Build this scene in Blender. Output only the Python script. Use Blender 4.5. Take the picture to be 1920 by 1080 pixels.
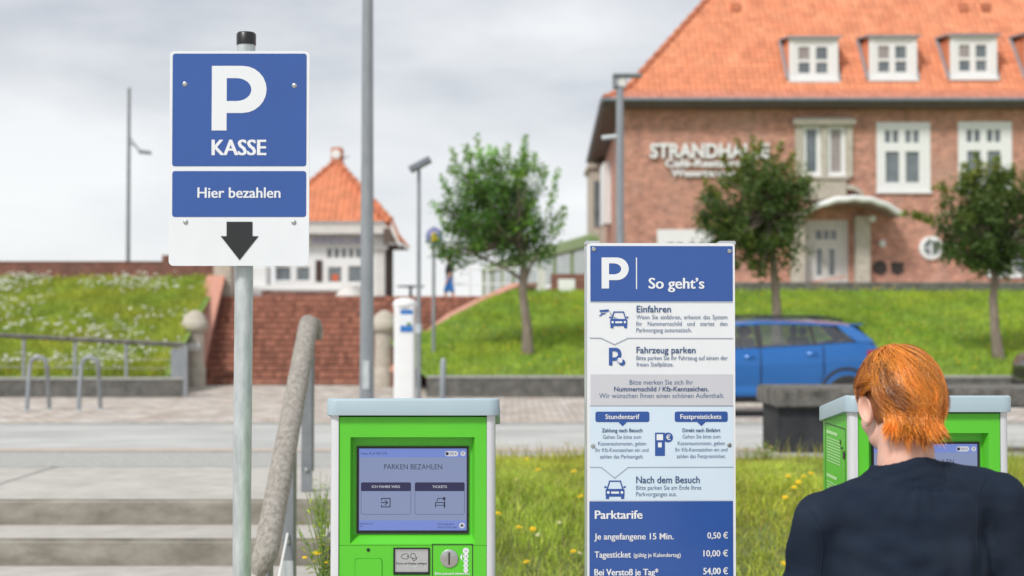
import bpy, bmesh, math, random
import numpy as np
from mathutils import Vector, Matrix, noise as mnoise
R = math.radians
random.seed(7); rng = np.random.default_rng(7)
for o in list(bpy.data.objects): bpy.data.objects.remove(o)
sc = bpy.context.scene; col = sc.collection

# ------------------------------------------------------------ camera, sky, sun, exposure
CAMZ, F, PITCH = 1.72, 2667.0, math.atan(65/2667)
cam = bpy.data.objects.new('camera', bpy.data.cameras.new('camera')); col.objects.link(cam)
cam.location = (0, 0, CAMZ); cam.rotation_euler = (R(90)+PITCH, 0, 0)
cam.data.lens = 50; cam.data.sensor_width = 36; cam.data.clip_end = 2000
cam.data.dof.use_dof = True; cam.data.dof.focus_distance = 3.9; cam.data.dof.aperture_fstop = 3.3
sc.camera = cam
w = bpy.data.worlds.new("World"); sc.world = w; w.use_nodes = True
nt = w.node_tree; nt.nodes.clear(); N = nt.nodes.new; L = nt.links.new
SUN_EL, SUN_AZ = 48, 217          # degrees; azimuth measured clockwise from +Y
wo = N('ShaderNodeOutputWorld'); sky = N('ShaderNodeTexSky'); sky.sky_type = 'NISHITA'; sky.sun_disc = False
sky.sun_elevation = R(SUN_EL); sky.sun_rotation = R(SUN_AZ)
b1 = N('ShaderNodeBackground'); b1.inputs[1].default_value = .09; L(sky.outputs[0], b1.inputs[0])
b2 = N('ShaderNodeBackground'); mx = N('ShaderNodeMixShader')
tc = N('ShaderNodeTexCoord'); mp = N('ShaderNodeMapping'); mp.inputs['Scale'].default_value = (1.1, 1.1, 3.2)
mp.inputs['Location'].default_value = (.35, .2, .1)
L(tc.outputs['Generated'], mp.inputs[0])
n1 = N('ShaderNodeTexNoise'); n1.inputs['Scale'].default_value = 2.9; n1.inputs['Detail'].default_value = 7
n1.inputs['Roughness'].default_value = .5; L(mp.outputs[0], n1.inputs['Vector'])
cr = N('ShaderNodeValToRGB'); cr.color_ramp.elements[0].position = .34; cr.color_ramp.elements[1].position = .62
cr.color_ramp.elements[0].color = (.23, .245, .275, 1); cr.color_ramp.elements[1].color = (.44, .445, .45, 1)
L(n1.outputs['Fac'], cr.inputs[0])
sx = N('ShaderNodeSeparateXYZ'); L(tc.outputs['Generated'], sx.inputs[0])
mr = N('ShaderNodeMapRange'); mr.inputs[1].default_value = 0.0; mr.inputs[2].default_value = .17
mr.inputs[3].default_value = .75; mr.inputs[4].default_value = 0; L(sx.outputs['Z'], mr.inputs[0])
mc = N('ShaderNodeMixRGB'); mc.inputs[2].default_value = (.50, .505, .51, 1); L(mr.outputs[0], mc.inputs[0]); L(cr.outputs[0], mc.inputs[1])
L(mc.outputs[0], b2.inputs[0]); b2.inputs[1].default_value = 1.0
mx.inputs[0].default_value = .93; L(b1.outputs[0], mx.inputs[1]); L(b2.outputs[0], mx.inputs[2]); L(mx.outputs[0], wo.inputs[0])
sl = bpy.data.lights.new('sun', 'SUN'); sl.energy = 1.5; sl.angle = R(11); sl.color = (1, .97, .93)
sun = bpy.data.objects.new('sun', sl); col.objects.link(sun)
sd = Vector((math.sin(R(SUN_AZ))*math.cos(R(SUN_EL)), math.cos(R(SUN_AZ))*math.cos(R(SUN_EL)), math.sin(R(SUN_EL))))
sun.rotation_euler = sd.to_track_quat('Z', 'Y').to_euler(); sun.location = sd*50
sc.view_settings.view_transform = 'Standard'; sc.view_settings.look = 'None'
sc.view_settings.exposure = 1.05; sc.view_settings.gamma = 1
sc.render.resolution_x = 1024; sc.render.resolution_y = 576

def W(px, py, D):
    """point at distance D (along +Y) on the ray measured at a place in the photograph"""
    c, s = math.cos(PITCH), math.sin(PITCH)
    u, v = px-960, 540-py
    dy = F*c - v*s; dz = F*s + v*c
    k = D/dy
    return Vector((u*k, D, CAMZ+dz*k))

# ------------------------------------------------------------ mesh helpers
class MB:
    def __init__(s): s.v = []; s.f = []; s.c = []; s.col = None
    def add(s, vs, fs):
        n = len(s.v); s.v += [tuple(v) for v in vs]; s.f += [tuple(i+n for i in f) for f in fs]
        if s.col is not None: s.c += [s.col]*len(vs)
        return s
    def box(s, x0, x1, y0, y1, z0, z1, mat=None):
        vs = [(x0,y0,z0),(x1,y0,z0),(x1,y1,z0),(x0,y1,z0),(x0,y0,z1),(x1,y0,z1),(x1,y1,z1),(x0,y1,z1)]
        if mat: vs = [mat @ Vector(v) for v in vs]
        return s.add(vs, [(3,2,1,0),(4,5,6,7),(0,1,5,4),(1,2,6,5),(2,3,7,6),(3,0,4,7)])
    def tube(s, pts, rad, n=12, caps=True, sx=1, sy=1):
        pts = [Vector(p) for p in pts]
        if not isinstance(rad, (list, tuple)): rad = [rad]*len(pts)
        vs, fs = [], []; up = None
        for i, p in enumerate(pts):
            d = (pts[min(i+1, len(pts)-1)]-pts[max(i-1, 0)]).normalized()
            if up is None:
                up = Vector((0,0,1)) if abs(d.z) < .9 else Vector((0,1,0))
            a = d.cross(up).normalized(); b = d.cross(a).normalized(); up = -b if False else (a.cross(d)).normalized()
            for k in range(n):
                t = 2*math.pi*k/n
                vs.append(p + a*math.cos(t)*rad[i]*sx + up*math.sin(t)*rad[i]*sy)
        for i in range(len(pts)-1):
            for k in range(n):
                k2 = (k+1) % n
                fs.append((i*n+k, i*n+k2, (i+1)*n+k2, (i+1)*n+k))
        if caps:
            fs.append(tuple(range(n-1, -1, -1))); m = (len(pts)-1)*n; fs.append(tuple(range(m, m+n)))
        return s.add(vs, fs)
    def cyl(s, p0, p1, r0, r1=None, n=16): return s.tube([p0, p1], [r0, r0 if r1 is None else r1], n)
    def lathe(s, c, prof, n=20, axis='z'):
        c = Vector(c); vs, fs = [], []
        for (r, h) in prof:
            for k in range(n):
                t = 2*math.pi*k/n; a, b = r*math.cos(t), r*math.sin(t)
                vs.append(c + (Vector((a, b, h)) if axis == 'z' else Vector((a, -h, b)) if axis == 'y' else Vector((h, a, b))))
        for i in range(len(prof)-1):
            for k in range(n):
                k2 = (k+1) % n; fs.append((i*n+k, i*n+k2, (i+1)*n+k2, (i+1)*n+k))
        m = (len(prof)-1)*n
        fs.append(tuple(range(n-1, -1, -1))); fs.append(tuple(range(m, m+n)))
        return s.add(vs, fs)
    def prism(s, poly, d0, d1, axis='y'):
        """poly = list of 2D points; axis y: (x,z) extruded along y; x: (y,z) along x; z: (x,y) along z"""
        def P(a, b, d): return {'y': (a, d, b), 'x': (d, a, b), 'z': (a, b, d)}[axis]
        n = len(poly); vs = [P(a, b, d0) for a, b in poly]+[P(a, b, d1) for a, b in poly]
        fs = [tuple(range(n)), tuple(range(2*n-1, n-1, -1))]+[(i, i+n, (i+1) % n+n, (i+1) % n) for i in range(n)]
        return s.add(vs, fs)
    def flat(s, poly, d=0.0):                       # polygon in the XZ plane facing -Y
        return s.add([(a, d, b) for a, b in poly], [tuple(range(len(poly)))])
    def rect(s, x0, x1, z0, z1, d=0.0): return s.flat([(x0,z0),(x1,z0),(x1,z1),(x0,z1)], d)
    def grid(s, fn, nu, nv):
        vs = [fn(i/nu, j/nv) for j in range(nv+1) for i in range(nu+1)]
        fs = [(j*(nu+1)+i, j*(nu+1)+i+1, (j+1)*(nu+1)+i+1, (j+1)*(nu+1)+i) for j in range(nv) for i in range(nu)]
        return s.add(vs, fs)
    def ell(s, c, r, rot=None, n=14, m=9):
        c = Vector(c); vs, fs = [], []
        for j in range(1, m):
            t = math.pi*j/m
            for k in range(n):
                q = 2*math.pi*k/n
                v = Vector((r[0]*math.sin(t)*math.cos(q), r[1]*math.sin(t)*math.sin(q), r[2]*math.cos(t)))
                vs.append(c+(rot @ v if rot else v))
        for z in (1, -1):
            v = Vector((0, 0, z*r[2])); vs.append(c+(rot @ v if rot else v))
        T = (m-1)*n
        for j in range(m-2):
            for k in range(n): fs.append((j*n+k, (j+1)*n+k, (j+1)*n+(k+1) % n, j*n+(k+1) % n))
        for k in range(n):
            fs.append((T, k, (k+1) % n)); fs.append((T+1, (m-2)*n+(k+1) % n, (m-2)*n+k))
        return s.add(vs, fs)
    def cap(s, p0, p1, r0, r1, n=12):
        p0, p1 = Vector(p0), Vector(p1)
        s.tube([p0, p1], [r0, r1], n); s.ell(p0, (r0,)*3, n=n, m=8); s.ell(p1, (r1,)*3, n=n, m=8); return s

def tomesh(name, mb, uv=True):
    me = bpy.data.meshes.new(name); me.from_pydata(mb.v, [], mb.f); me.validate(); me.update()
    if uv: boxuv(me)
    if mb.col is not None or mb.c:
        if len(mb.c) == len(me.vertices):
            a = me.color_attributes.new('tint', 'FLOAT_COLOR', 'POINT')
            a.data.foreach_set('color', np.array([(*c[:3], 1) for c in mb.c], dtype=np.float32).ravel())
    return me
def boxuv(me):
    n = len(me.loops)
    if not n: return
    lv = np.empty(n, np.int32); me.loops.foreach_get('vertex_index', lv)
    co = np.empty(len(me.vertices)*3, np.float32); me.vertices.foreach_get('co', co); co = co.reshape(-1, 3)
    nm = np.empty(len(me.polygons)*3, np.float32); me.polygons.foreach_get('normal', nm); nm = np.abs(nm.reshape(-1, 3))
    tot = np.empty(len(me.polygons), np.int32); me.polygons.foreach_get('loop_total', tot)
    ln = np.repeat(nm, tot, axis=0); p = co[lv]; ax = ln.argmax(1)
    u = np.where(ax == 0, p[:, 1], p[:, 0]); v = np.where(ax == 2, p[:, 1], p[:, 2])
    l = me.uv_layers.new(name='uv'); l.data.foreach_set('uv', np.stack([u, v], 1).astype(np.float32).ravel())
def clean(me, dist=1e-5):
    bm = bmesh.new(); bm.from_mesh(me); bmesh.ops.recalc_face_normals(bm, faces=bm.faces); bm.to_mesh(me); bm.free()
def obj(name, mb, mat, parent=None, smooth=False, bevel=0, label=None, kind=None, seg=2, sharp=40):
    me = mb if isinstance(mb, bpy.types.Mesh) else tomesh(name, mb)
    if bevel:
        bm = bmesh.new(); bm.from_mesh(me); bmesh.ops.recalc_face_normals(bm, faces=bm.faces)
        es = [e for e in bm.edges if len(e.link_faces) == 2 and e.calc_face_angle(0) > R(35)]
        bmesh.ops.bevel(bm, geom=es, offset=bevel, segments=seg, affect='EDGES', clamp_overlap=True)
        bm.to_mesh(me); bm.free()
        while me.uv_layers: me.uv_layers.remove(me.uv_layers[0])
        boxuv(me); smooth = True
    o = bpy.data.objects.new(name, me); col.objects.link(o)
    if mat: me.materials.append(mat)
    if parent: o.parent = parent
    if smooth:
        me.polygons.foreach_set('use_smooth', [True]*len(me.polygons))
        if sharp:
            try: me.set_sharp_from_angle(angle=R(sharp))
            except Exception: pass
    if label: o['label'] = label
    if kind: o['kind'] = kind
    return o
def thing(name, label, cat, loc=(0,0,0), rz=0, group=None):
    o = bpy.data.objects.new(name, None); col.objects.link(o); o.location = loc; o.rotation_euler = (0, 0, rz)
    o.empty_display_size = .1; return tag(o, label, cat, group)
def tag(o, label, cat, group=None):
    o['label'] = label; o['category'] = cat
    if group: o['group'] = group
    return o
def kids(o): return list(o.children)
def copy_tree(o, parent=None):
    c = o.copy(); col.objects.link(c)
    if parent: c.parent = parent
    for k in kids(o): copy_tree(k, c)
    return c

# ------------------------------------------------------------ materials
def mat(name, base, rough=.6, metal=0, var=.12, scale=6, bump=0, bscale=40, tint=False, detail=4, spec=None, coat=0,
        base2=None, stretch=None, ramp=(.4, .6), sheen=0, island=0):
    m = bpy.data.materials.new(name); m.use_nodes = True; t = m.node_tree; n = t.nodes; l = t.links.new
    p = n['Principled BSDF']; p.inputs['Roughness'].default_value = rough; p.inputs['Metallic'].default_value = metal
    if spec is not None: p.inputs['Specular IOR Level'].default_value = spec
    if coat: p.inputs['Coat Weight'].default_value = coat; p.inputs['Coat Roughness'].default_value = .06
    if sheen: p.inputs['Sheen Weight'].default_value = sheen; p.inputs['Sheen Roughness'].default_value = .5
    tcn = n.new('ShaderNodeTexCoord'); src = tcn.outputs['Object']
    if stretch:
        mpn = n.new('ShaderNodeMapping'); mpn.inputs['Scale'].default_value = stretch; l(src, mpn.inputs[0]); src = mpn.outputs[0]
    nz = n.new('ShaderNodeTexNoise'); nz.inputs['Scale'].default_value = scale; nz.inputs['Detail'].default_value = detail
    nz.inputs['Roughness'].default_value = .62; l(src, nz.inputs['Vector'])
    r = n.new('ShaderNodeValToRGB'); r.color_ramp.elements[0].position = ramp[0]-.08; r.color_ramp.elements[1].position = ramp[1]+.08
    b2 = base2 if base2 else tuple(min(1, c*(1+var)) for c in base)
    b1_ = base if base2 else tuple(c*(1-var) for c in base)
    r.color_ramp.elements[0].color = (*b1_, 1); r.color_ramp.elements[1].color = (*b2, 1)
    l(nz.outputs['Fac'], r.inputs[0]); out = r.outputs[0]
    if tint:
        a = n.new('ShaderNodeAttribute'); a.attribute_name = 'tint'
        mm = n.new('ShaderNodeMixRGB'); mm.blend_type = 'MULTIPLY'; mm.inputs[0].default_value = 1
        l(out, mm.inputs[1]); l(a.outputs['Color'], mm.inputs[2]); out = mm.outputs[0]
    if island:                                  # each piece a slightly different fired colour
        oi = n.new('ShaderNodeObjectInfo'); hs = n.new('ShaderNodeHueSaturation'); mr_ = n.new('ShaderNodeMapRange')
        gi = n.new('ShaderNodeNewGeometry'); ad = n.new('ShaderNodeMath'); ad.operation = 'ADD'
        fr = n.new('ShaderNodeMath'); fr.operation = 'FRACT'
        l(oi.outputs['Random'], ad.inputs[0]); l(gi.outputs['Random Per Island'], ad.inputs[1]); l(ad.outputs[0], fr.inputs[0])
        l(fr.outputs[0], mr_.inputs[0]); mr_.inputs[3].default_value = 1-island; mr_.inputs[4].default_value = 1+island
        l(mr_.outputs[0], hs.inputs['Value']); l(out, hs.inputs['Color']); out = hs.outputs[0]
    l(out, p.inputs['Base Color'])
    if bump:
        nb = n.new('ShaderNodeTexNoise'); nb.inputs['Scale'].default_value = bscale; nb.inputs['Detail'].default_value = 6; l(src, nb.inputs['Vector'])
        bb = n.new('ShaderNodeBump'); bb.inputs['Strength'].default_value = min(1, bump); bb.inputs['Distance'].default_value = .3/bscale
        l(nb.outputs['Fac'], bb.inputs['Height']); l(bb.outputs[0], p.inputs['Normal'])
    return m
def brickmat(name, c1, c2, mortar, bw=.25, bh=.077, ms=.011, bump=.6, off=.5, weather=None, rough=.85):
    m = bpy.data.materials.new(name); m.use_nodes = True; t = m.node_tree; n = t.nodes; l = t.links.new
    p = n['Principled BSDF']; p.inputs['Roughness'].default_value = rough
    tcn = n.new('ShaderNodeTexCoord'); b = n.new('ShaderNodeTexBrick'); b.offset = off
    for k, v in (('Color1', c1), ('Color2', c2), ('Mortar', mortar)): b.inputs[k].default_value = (*v, 1)
    b.inputs['Scale'].default_value = 1; b.inputs['Brick Width'].default_value = bw; b.inputs['Row Height'].default_value = bh
    b.inputs['Mortar Size'].default_value = ms; b.inputs['Mortar Smooth'].default_value = .2; b.inputs['Bias'].default_value = 0
    l(tcn.outputs['UV'], b.inputs['Vector'])
    nz = n.new('ShaderNodeTexNoise'); nz.inputs['Scale'].default_value = 2.6; nz.inputs['Detail'].default_value = 8; nz.inputs['Roughness'].default_value = .7
    l(tcn.outputs['UV'], nz.inputs['Vector'])
    mr_ = n.new('ShaderNodeMapRange'); mr_.inputs[1].default_value = .35; mr_.inputs[2].default_value = .65
    mr_.inputs[3].default_value = .68; mr_.inputs[4].default_value = 1.28; l(nz.outputs['Fac'], mr_.inputs[0])
    mm = n.new('ShaderNodeMixRGB'); mm.blend_type = 'MULTIPLY'; mm.inputs[0].default_value = 1
    l(b.outputs['Color'], mm.inputs[1]); l(mr_.outputs[0], mm.inputs[2]); out = mm.outputs[0]
    if weather:
        n2 = n.new('ShaderNodeTexNoise'); n2.inputs['Scale'].default_value = .7; n2.inputs['Detail'].default_value = 6
        l(tcn.outputs['UV'], n2.inputs['Vector'])
        r2 = n.new('ShaderNodeMapRange'); r2.inputs[1].default_value = .5; r2.inputs[2].default_value = .75; r2.inputs[4].default_value = .55
        l(n2.outputs['Fac'], r2.inputs[0]); m2 = n.new('ShaderNodeMixRGB'); l(r2.outputs[0], m2.inputs[0]); l(out, m2.inputs[1])
        m2.inputs[2].default_value = (*weather, 1); out = m2.outputs[0]
    l(out, p.inputs['Base Color'])
    bb = n.new('ShaderNodeBump'); bb.invert = True; bb.inputs['Strength'].default_value = bump; bb.inputs['Distance'].default_value = .008
    l(b.outputs['Fac'], bb.inputs['Height']); l(bb.outputs[0], p.inputs['Normal'])
    return m
def leafmat(name, c1, c2, trans=.35):
    m = bpy.data.materials.new(name); m.use_nodes = True; t = m.node_tree; n = t.nodes; l = t.links.new
    p = n['Principled BSDF']; p.inputs['Roughness'].default_value = .5; p.inputs['Specular IOR Level'].default_value = .35
    a = n.new('ShaderNodeAttribute'); a.attribute_name = 'tint'
    g = n.new('ShaderNodeNewGeometry'); r = n.new('ShaderNodeMixRGB'); l(g.outputs['Random Per Island'], r.inputs[0])
    r.inputs[1].default_value = (*c1, 1); r.inputs[2].default_value = (*c2, 1)
    mm = n.new('ShaderNodeMixRGB'); mm.blend_type = 'MULTIPLY'; mm.inputs[0].default_value = 1
    l(r.outputs[0], mm.inputs[1]); l(a.outputs['Color'], mm.inputs[2]); l(mm.outputs[0], p.inputs['Base Color'])
    tr = n.new('ShaderNodeBsdfTranslucent'); l(mm.outputs[0], tr.inputs[0]); ms = n.new('ShaderNodeMixShader'); ms.inputs[0].default_value = trans
    o = n['Material Output']; l(p.outputs[0], ms.inputs[1]); l(tr.outputs[0], ms.inputs[2]); l(ms.outputs[0], o.inputs[0])
    return m
def glassmat(name, tintc, mixf=.5, rough=.03):
    m = bpy.data.materials.new(name); m.use_nodes = True; t = m.node_tree; n = t.nodes; l = t.links.new
    for x in list(n):
        if x.type == 'BSDF_PRINCIPLED': n.remove(x)
    a = n.new('ShaderNodeBsdfTransparent'); a.inputs[0].default_value = (*tintc, 1)
    g = n.new('ShaderNodeBsdfGlossy'); g.inputs['Roughness'].default_value = rough
    fz = n.new('ShaderNodeLayerWeight'); fz.inputs[0].default_value = .3
    mrn = n.new('ShaderNodeMapRange'); mrn.inputs[3].default_value = mixf; mrn.inputs[4].default_value = 1; l(fz.outputs['Fresnel'], mrn.inputs[0])
    s = n.new('ShaderNodeMixShader'); l(mrn.outputs[0], s.inputs[0]); l(a.outputs[0], s.inputs[1]); l(g.outputs[0], s.inputs[2])
    l(s.outputs[0], n['Material Output'].inputs[0]); return m
def emit(name, c, s=1.0, diffuse=(.02, .02, .03), rough=.12):
    m = mat(name, diffuse, rough, var=0); p = m.node_tree.nodes['Principled BSDF']
    p.inputs['Emission Color'].default_value = (*c, 1); p.inputs['Emission Strength'].default_value = s; return m

M = {}
M['sign_white'] = mat('sign_white', (.74,.765,.79), .32, var=.02, coat=.2)
M['sign_blue'] = mat('sign_blue', (.027,.088,.325), .30, var=.04, scale=3, coat=.2)
M['sign_ink'] = mat('sign_ink', (.035,.09,.21), .4, var=.03)
M['sign_ink_soft'] = mat('sign_ink_soft', (.10,.16,.27), .4, var=.03)
M['sign_pale'] = mat('sign_pale', (.60,.72,.82), .32, var=.02)
M['sign_grey'] = mat('sign_grey', (.55,.56,.60), .32, var=.02)
M['sign_line'] = mat('sign_line', (.30,.36,.42), .35, var=.02)
M['sign_black'] = mat('sign_black', (.018,.02,.022), .4, var=.1)
M['alu'] = mat('aluminium', (.62,.64,.66), .38, .85, var=.05, scale=4)
M['steel'] = mat('steel', (.55,.56,.55), .3, 1, var=.08, scale=30)
M['zinc'] = mat('galvanised_steel', (.42,.46,.47), .5, .35, base2=(.60,.64,.65), scale=14, stretch=(3,3,.8), bump=.12, bscale=60)
M['lid'] = mat('machine_lid', (.35,.45,.50), .42, var=.02)
M['green'] = mat('machine_green', (.095,.53,.026), .42, var=.04, scale=3, coat=.1)
M['green_dark'] = mat('machine_print_green', (.05,.40,.02), .5, var=.03)
M['mcol'] = mat('machine_column', (.66,.67,.70), .4, .15, var=.02)
M['black'] = mat('black_plastic', (.012,.012,.014), .35, var=.1)
M['rubber'] = mat('rubber', (.02,.02,.02), .75, var=.2)
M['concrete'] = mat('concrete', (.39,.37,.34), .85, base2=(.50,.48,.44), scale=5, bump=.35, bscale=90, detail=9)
M['step_face'] = mat('weathered_shaded_concrete', (.165,.148,.12), .92, base2=(.34,.315,.275), scale=4, bump=.4, bscale=60, detail=10, stretch=(1,1,2.2))  # riser tone: real dirt, plus the shade of these faces put into the colour
M['old_concrete'] = mat('dark_weathered_concrete', (.07,.07,.065), .9, base2=(.17,.165,.15), scale=5, bump=.5, bscale=40, detail=10)
M['bench_slab'] = mat('bench_concrete', (.055,.052,.046), .95, base2=(.20,.19,.17), scale=9, bump=.6, bscale=35, detail=10)
M['bench_leg'] = mat('bench_leg_paint', (.030,.031,.034), .85, base2=(.05,.052,.055), scale=6, bump=.15, bscale=60, spec=.2)
M['asphalt'] = mat('asphalt_light', (.36,.36,.345), .9, base2=(.53,.53,.51), scale=.8, bump=.25, bscale=160, detail=10)
M['gravel'] = mat('rough_asphalt', (.29,.29,.275), .95, base2=(.47,.465,.44), scale=22, bump=.7, bscale=120, detail=10)
M['redstrip'] = mat('pinkish_kerb', (.42,.34,.29), .9, base2=(.52,.45,.39), scale=5, bump=.3, bscale=60)
M['kerbm'] = mat('kerb_stone', (.30,.30,.28), .9, base2=(.40,.39,.36), scale=6, bump=.3, bscale=60)
M['paving'] = brickmat('paving', (.40,.32,.28), (.62,.58,.54), (.28,.26,.20), .26, .26, .02, .5, rough=.9, weather=(.50,.42,.33))
M['wood'] = mat('weathered_wood', (.20,.18,.155), .9, base2=(.42,.39,.345), scale=38, bump=.9, bscale=70, detail=10, ramp=(.42,.62), stretch=(1.6,.5,1.2))
M['grey_paint'] = mat('grey_paint', (.17,.185,.20), .45, base2=(.23,.245,.26), scale=8)
M['grey_pole'] = mat('grey_pole', (.24,.26,.28), .42, .3, base2=(.32,.34,.36), scale=5, stretch=(2,2,.5))
M['brick_r'] = brickmat('restaurant_brick', (.60,.235,.15), (.38,.14,.09), (.50,.41,.34), ms=.010, weather=(.52,.33,.26))
M['brick_w'] = brickmat('dyke_brick', (.20,.075,.055), (.28,.10,.07), (.17,.11,.09), weather=(.14,.09,.08))
M['brick_unit'] = mat('stair_brick', (.27,.115,.075), .88, base2=(.39,.175,.12), scale=9, bump=.3, bscale=40, island=.30)
M['brick_joint'] = mat('shadowed_stair_mortar', (.07,.045,.038), .95, base2=(.12,.08,.065), scale=12, bump=.4)  # mortar darkened so its colour carries the shadow in the joints
M['coping'] = mat('terracotta_coping', (.50,.22,.155), .8, base2=(.60,.31,.23), scale=7, bump=.2)
M['tile'] = mat('roof_tile', (.58,.20,.10), .8, base2=(.72,.295,.155), scale=1.5, island=.13, bump=.1)
M['tile_old'] = mat('eaves_tile', (.50,.19,.12), .75, base2=(.62,.28,.19), scale=3, island=.14)
M['ridge'] = mat('ridge_tile', (.42,.13,.06), .75, base2=(.58,.22,.12), scale=4, island=.12)
M['white'] = mat('white_paint', (.76,.76,.75), .5, var=.03)
M['offwhite'] = mat('offwhite_render', (.62,.60,.57), .7, var=.06)
M['stone'] = mat('sandstone', (.40,.355,.29), .85, base2=(.53,.485,.41), scale=5, bump=.3, bscale=40)
M['soffit'] = mat('brown_eaves_boards', (.09,.065,.05), .8, base2=(.15,.11,.085), scale=5, stretch=(1,6,6))
M['gutter'] = mat('zinc_gutter', (.20,.22,.25), .45, .4, var=.15)
M['pane'] = mat('window_pane', (.09,.11,.125), .06, base2=(.20,.225,.24), scale=.9, spec=.9)
M['curtain'] = mat('curtain_pane', (.27,.23,.22), .15, base2=(.36,.32,.30), scale=6, spec=.6)
M['lead'] = mat('lead_flashing', (.30,.31,.34), .6, .2, var=.15)
M['door_brown'] = mat('bronze_plaque', (.05,.04,.035), .7, .2, var=.2)
M['turf'] = mat('turf', (.13,.22,.035), .95, base2=(.24,.34,.06), scale=2.5, bump=.8, bscale=30, detail=10)
M['soil'] = mat('soil_turf', (.10,.10,.035), .95, base2=(.14,.19,.05), scale=6, bump=.8, bscale=40, detail=10)
M['blade'] = leafmat('grass_blade', (.20,.36,.04), (.40,.52,.10))
M['blade_dry'] = leafmat('dry_stem', (.40,.34,.17), (.30,.32,.10), .2)
M['leaf_a'] = leafmat('tree_leaf', (.07,.17,.035), (.14,.27,.055), .42)
M['leaf_b'] = leafmat('maple_leaf', (.07,.13,.035), (.13,.20,.055), .42)
M['bark'] = mat('bark', (.16,.125,.095), .95, base2=(.27,.225,.18), scale=12, stretch=(1,1,.3), bump=.7, bscale=30)
M['bloom_white'] = mat('white_bloom', (.68,.69,.60), .8, var=.06)
M['bloom_yellow'] = mat('yellow_bloom', (.80,.56,.015), .7, var=.05)
M['stem'] = mat('flower_stem', (.16,.26,.06), .8, var=.1)
M['carpaint'] = mat('blue_car_paint', (.006,.130,.43), .26, .35, var=.01, coat=.9)
M['carblack'] = mat('black_car_paint', (.018,.016,.017), .25, .2, var=.05, coat=.9)
M['trim'] = mat('dark_trim', (.02,.02,.022), .6, var=.1)
M['carglass'] = glassmat('car_glass', (.74,.80,.78), .14)
M['lampred'] = mat('red_lamp_glass', (.45,.015,.02), .15, var=.02)
M['lampclear'] = mat('clear_lamp', (.55,.58,.62), .12, .3, var=.02)
M['rim'] = mat('wheel_rim', (.16,.165,.17), .35, .8, var=.05)
M['skin'] = mat('skin', (.62,.35,.265), .5, base2=(.70,.42,.33), scale=9, detail=6)
M['skin'].node_tree.nodes['Principled BSDF'].inputs['Subsurface Weight'].default_value = .15
M['skin'].node_tree.nodes['Principled BSDF'].inputs['Subsurface Radius'].default_value = (.012,.004,.002)
M['navy'] = mat('navy_knit', (.0085,.0150,.030), .9, base2=(.021,.030,.047), scale=3.5, stretch=(1,1,2), bump=.35, bscale=420, spec=.12)
M['denim'] = mat('dark_denim', (.02,.03,.06), .9, var=.2)
M['cream_glass'] = mat('lamp_glass', (.65,.65,.6), .3, var=.02)
M['screen_bg'] = emit('screen_background', (.31,.38,.62), .33)
M['screen_band'] = emit('screen_band', (.18,.26,.66), .42)
M['screen_navy'] = emit('screen_navy', (.012,.014,.11), .25)
M['screen_text'] = emit('screen_text', (.01,.02,.06), .3)
M['screen_white'] = emit('screen_white', (.62,.64,.70), .42)
M['brown_dark'] = mat('dark_brown_board', (.06,.035,.03), .8, var=.2)
M['pavilion'] = mat('pavilion_green', (.16,.24,.09), .6, base2=(.24,.31,.13), scale=5)
M['pav_glass'] = mat('pavilion_glass', (.16,.21,.19), .12, base2=(.27,.31,.28), scale=1.5, spec=.7)
M['canopy_under'] = mat('canopy_boards', (.20,.15,.115), .85, base2=(.30,.24,.19), scale=4)
M['faded_blue'] = mat('faded_blue_print', (.25,.26,.50), .6, var=.1)
M['blue_flat'] = mat('blue_plate', (.03,.17,.48), .4, var=.05)
M['orange'] = mat('orange_red_paint', (.58,.13,.05), .6, var=.1)

# ------------------------------------------------------------ writing
_cap = None
def textmesh(s, bold=0.0, extrude=0):
    c = bpy.data.curves.new('t', 'FONT'); c.body = s; c.size = 1; c.offset = bold; c.extrude = extrude; c.resolution_u = 3
    c.fill_mode = 'BOTH' if extrude else 'FRONT'
    o = bpy.data.objects.new('t', c); col.objects.link(o)
    bpy.context.view_layer.update()
    me = bpy.data.meshes.new_from_object(o.evaluated_get(bpy.context.evaluated_depsgraph_get()))
    n = len(me.vertices); co = np.empty(n*3, np.float32); me.vertices.foreach_get('co', co); co = co.reshape(-1, 3).copy()
    fs = [tuple(p.vertices) for p in me.polygons]
    bpy.data.objects.remove(o); bpy.data.curves.remove(c); bpy.data.meshes.remove(me)
    return co, fs
def put_text(mb, s, x0, x1, base, cap, d, bold=0.0, extrude=0):
    """fit text so it spans x0..x1 (metres) with the given baseline and capital height, in the XZ plane at depth d"""
    global _cap
    if _cap is None:
        co, _ = textmesh('H'); _cap = co[:, 1].max()
    if bold > .009 and not extrude:                  # heavier weight: slightly shifted layers of print
        k = (bold-.006)*.9*cap/.7
        for i, sx in enumerate((-1, 0, 1)): put_text(mb, s, x0+k+sx*k, x1-k+sx*k, base, cap, d-.0002*i, .006)
        return
    co, fs = textmesh(s, bold, extrude)
    a, b = co[:, 0].min(), co[:, 0].max()
    X = x0+(co[:, 0]-a)/(b-a)*(x1-x0); Z = base+co[:, 1]*cap/(_cap+bold*2)
    Y = d-co[:, 2]*(cap if extrude else 0)
    mb.add(np.stack([X, Y, Z], 1).tolist(), fs)
def put_just(mb, words, x0, x1, base, cap, d, bold=0.0, ratio=.50):
    """justified line: words at natural width, equal gaps"""
    ws = []
    for wd in words:
        co, _ = textmesh(wd, bold); ws.append((co[:, 0].max()-co[:, 0].min())*cap/_cap*ratio*1.72)
    gap = (x1-x0-sum(ws))/(len(words)-1); x = x0
    for wd, wi in zip(words, ws): put_text(mb, wd, x, x+wi, base, cap, d, bold); x += wi+gap
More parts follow.
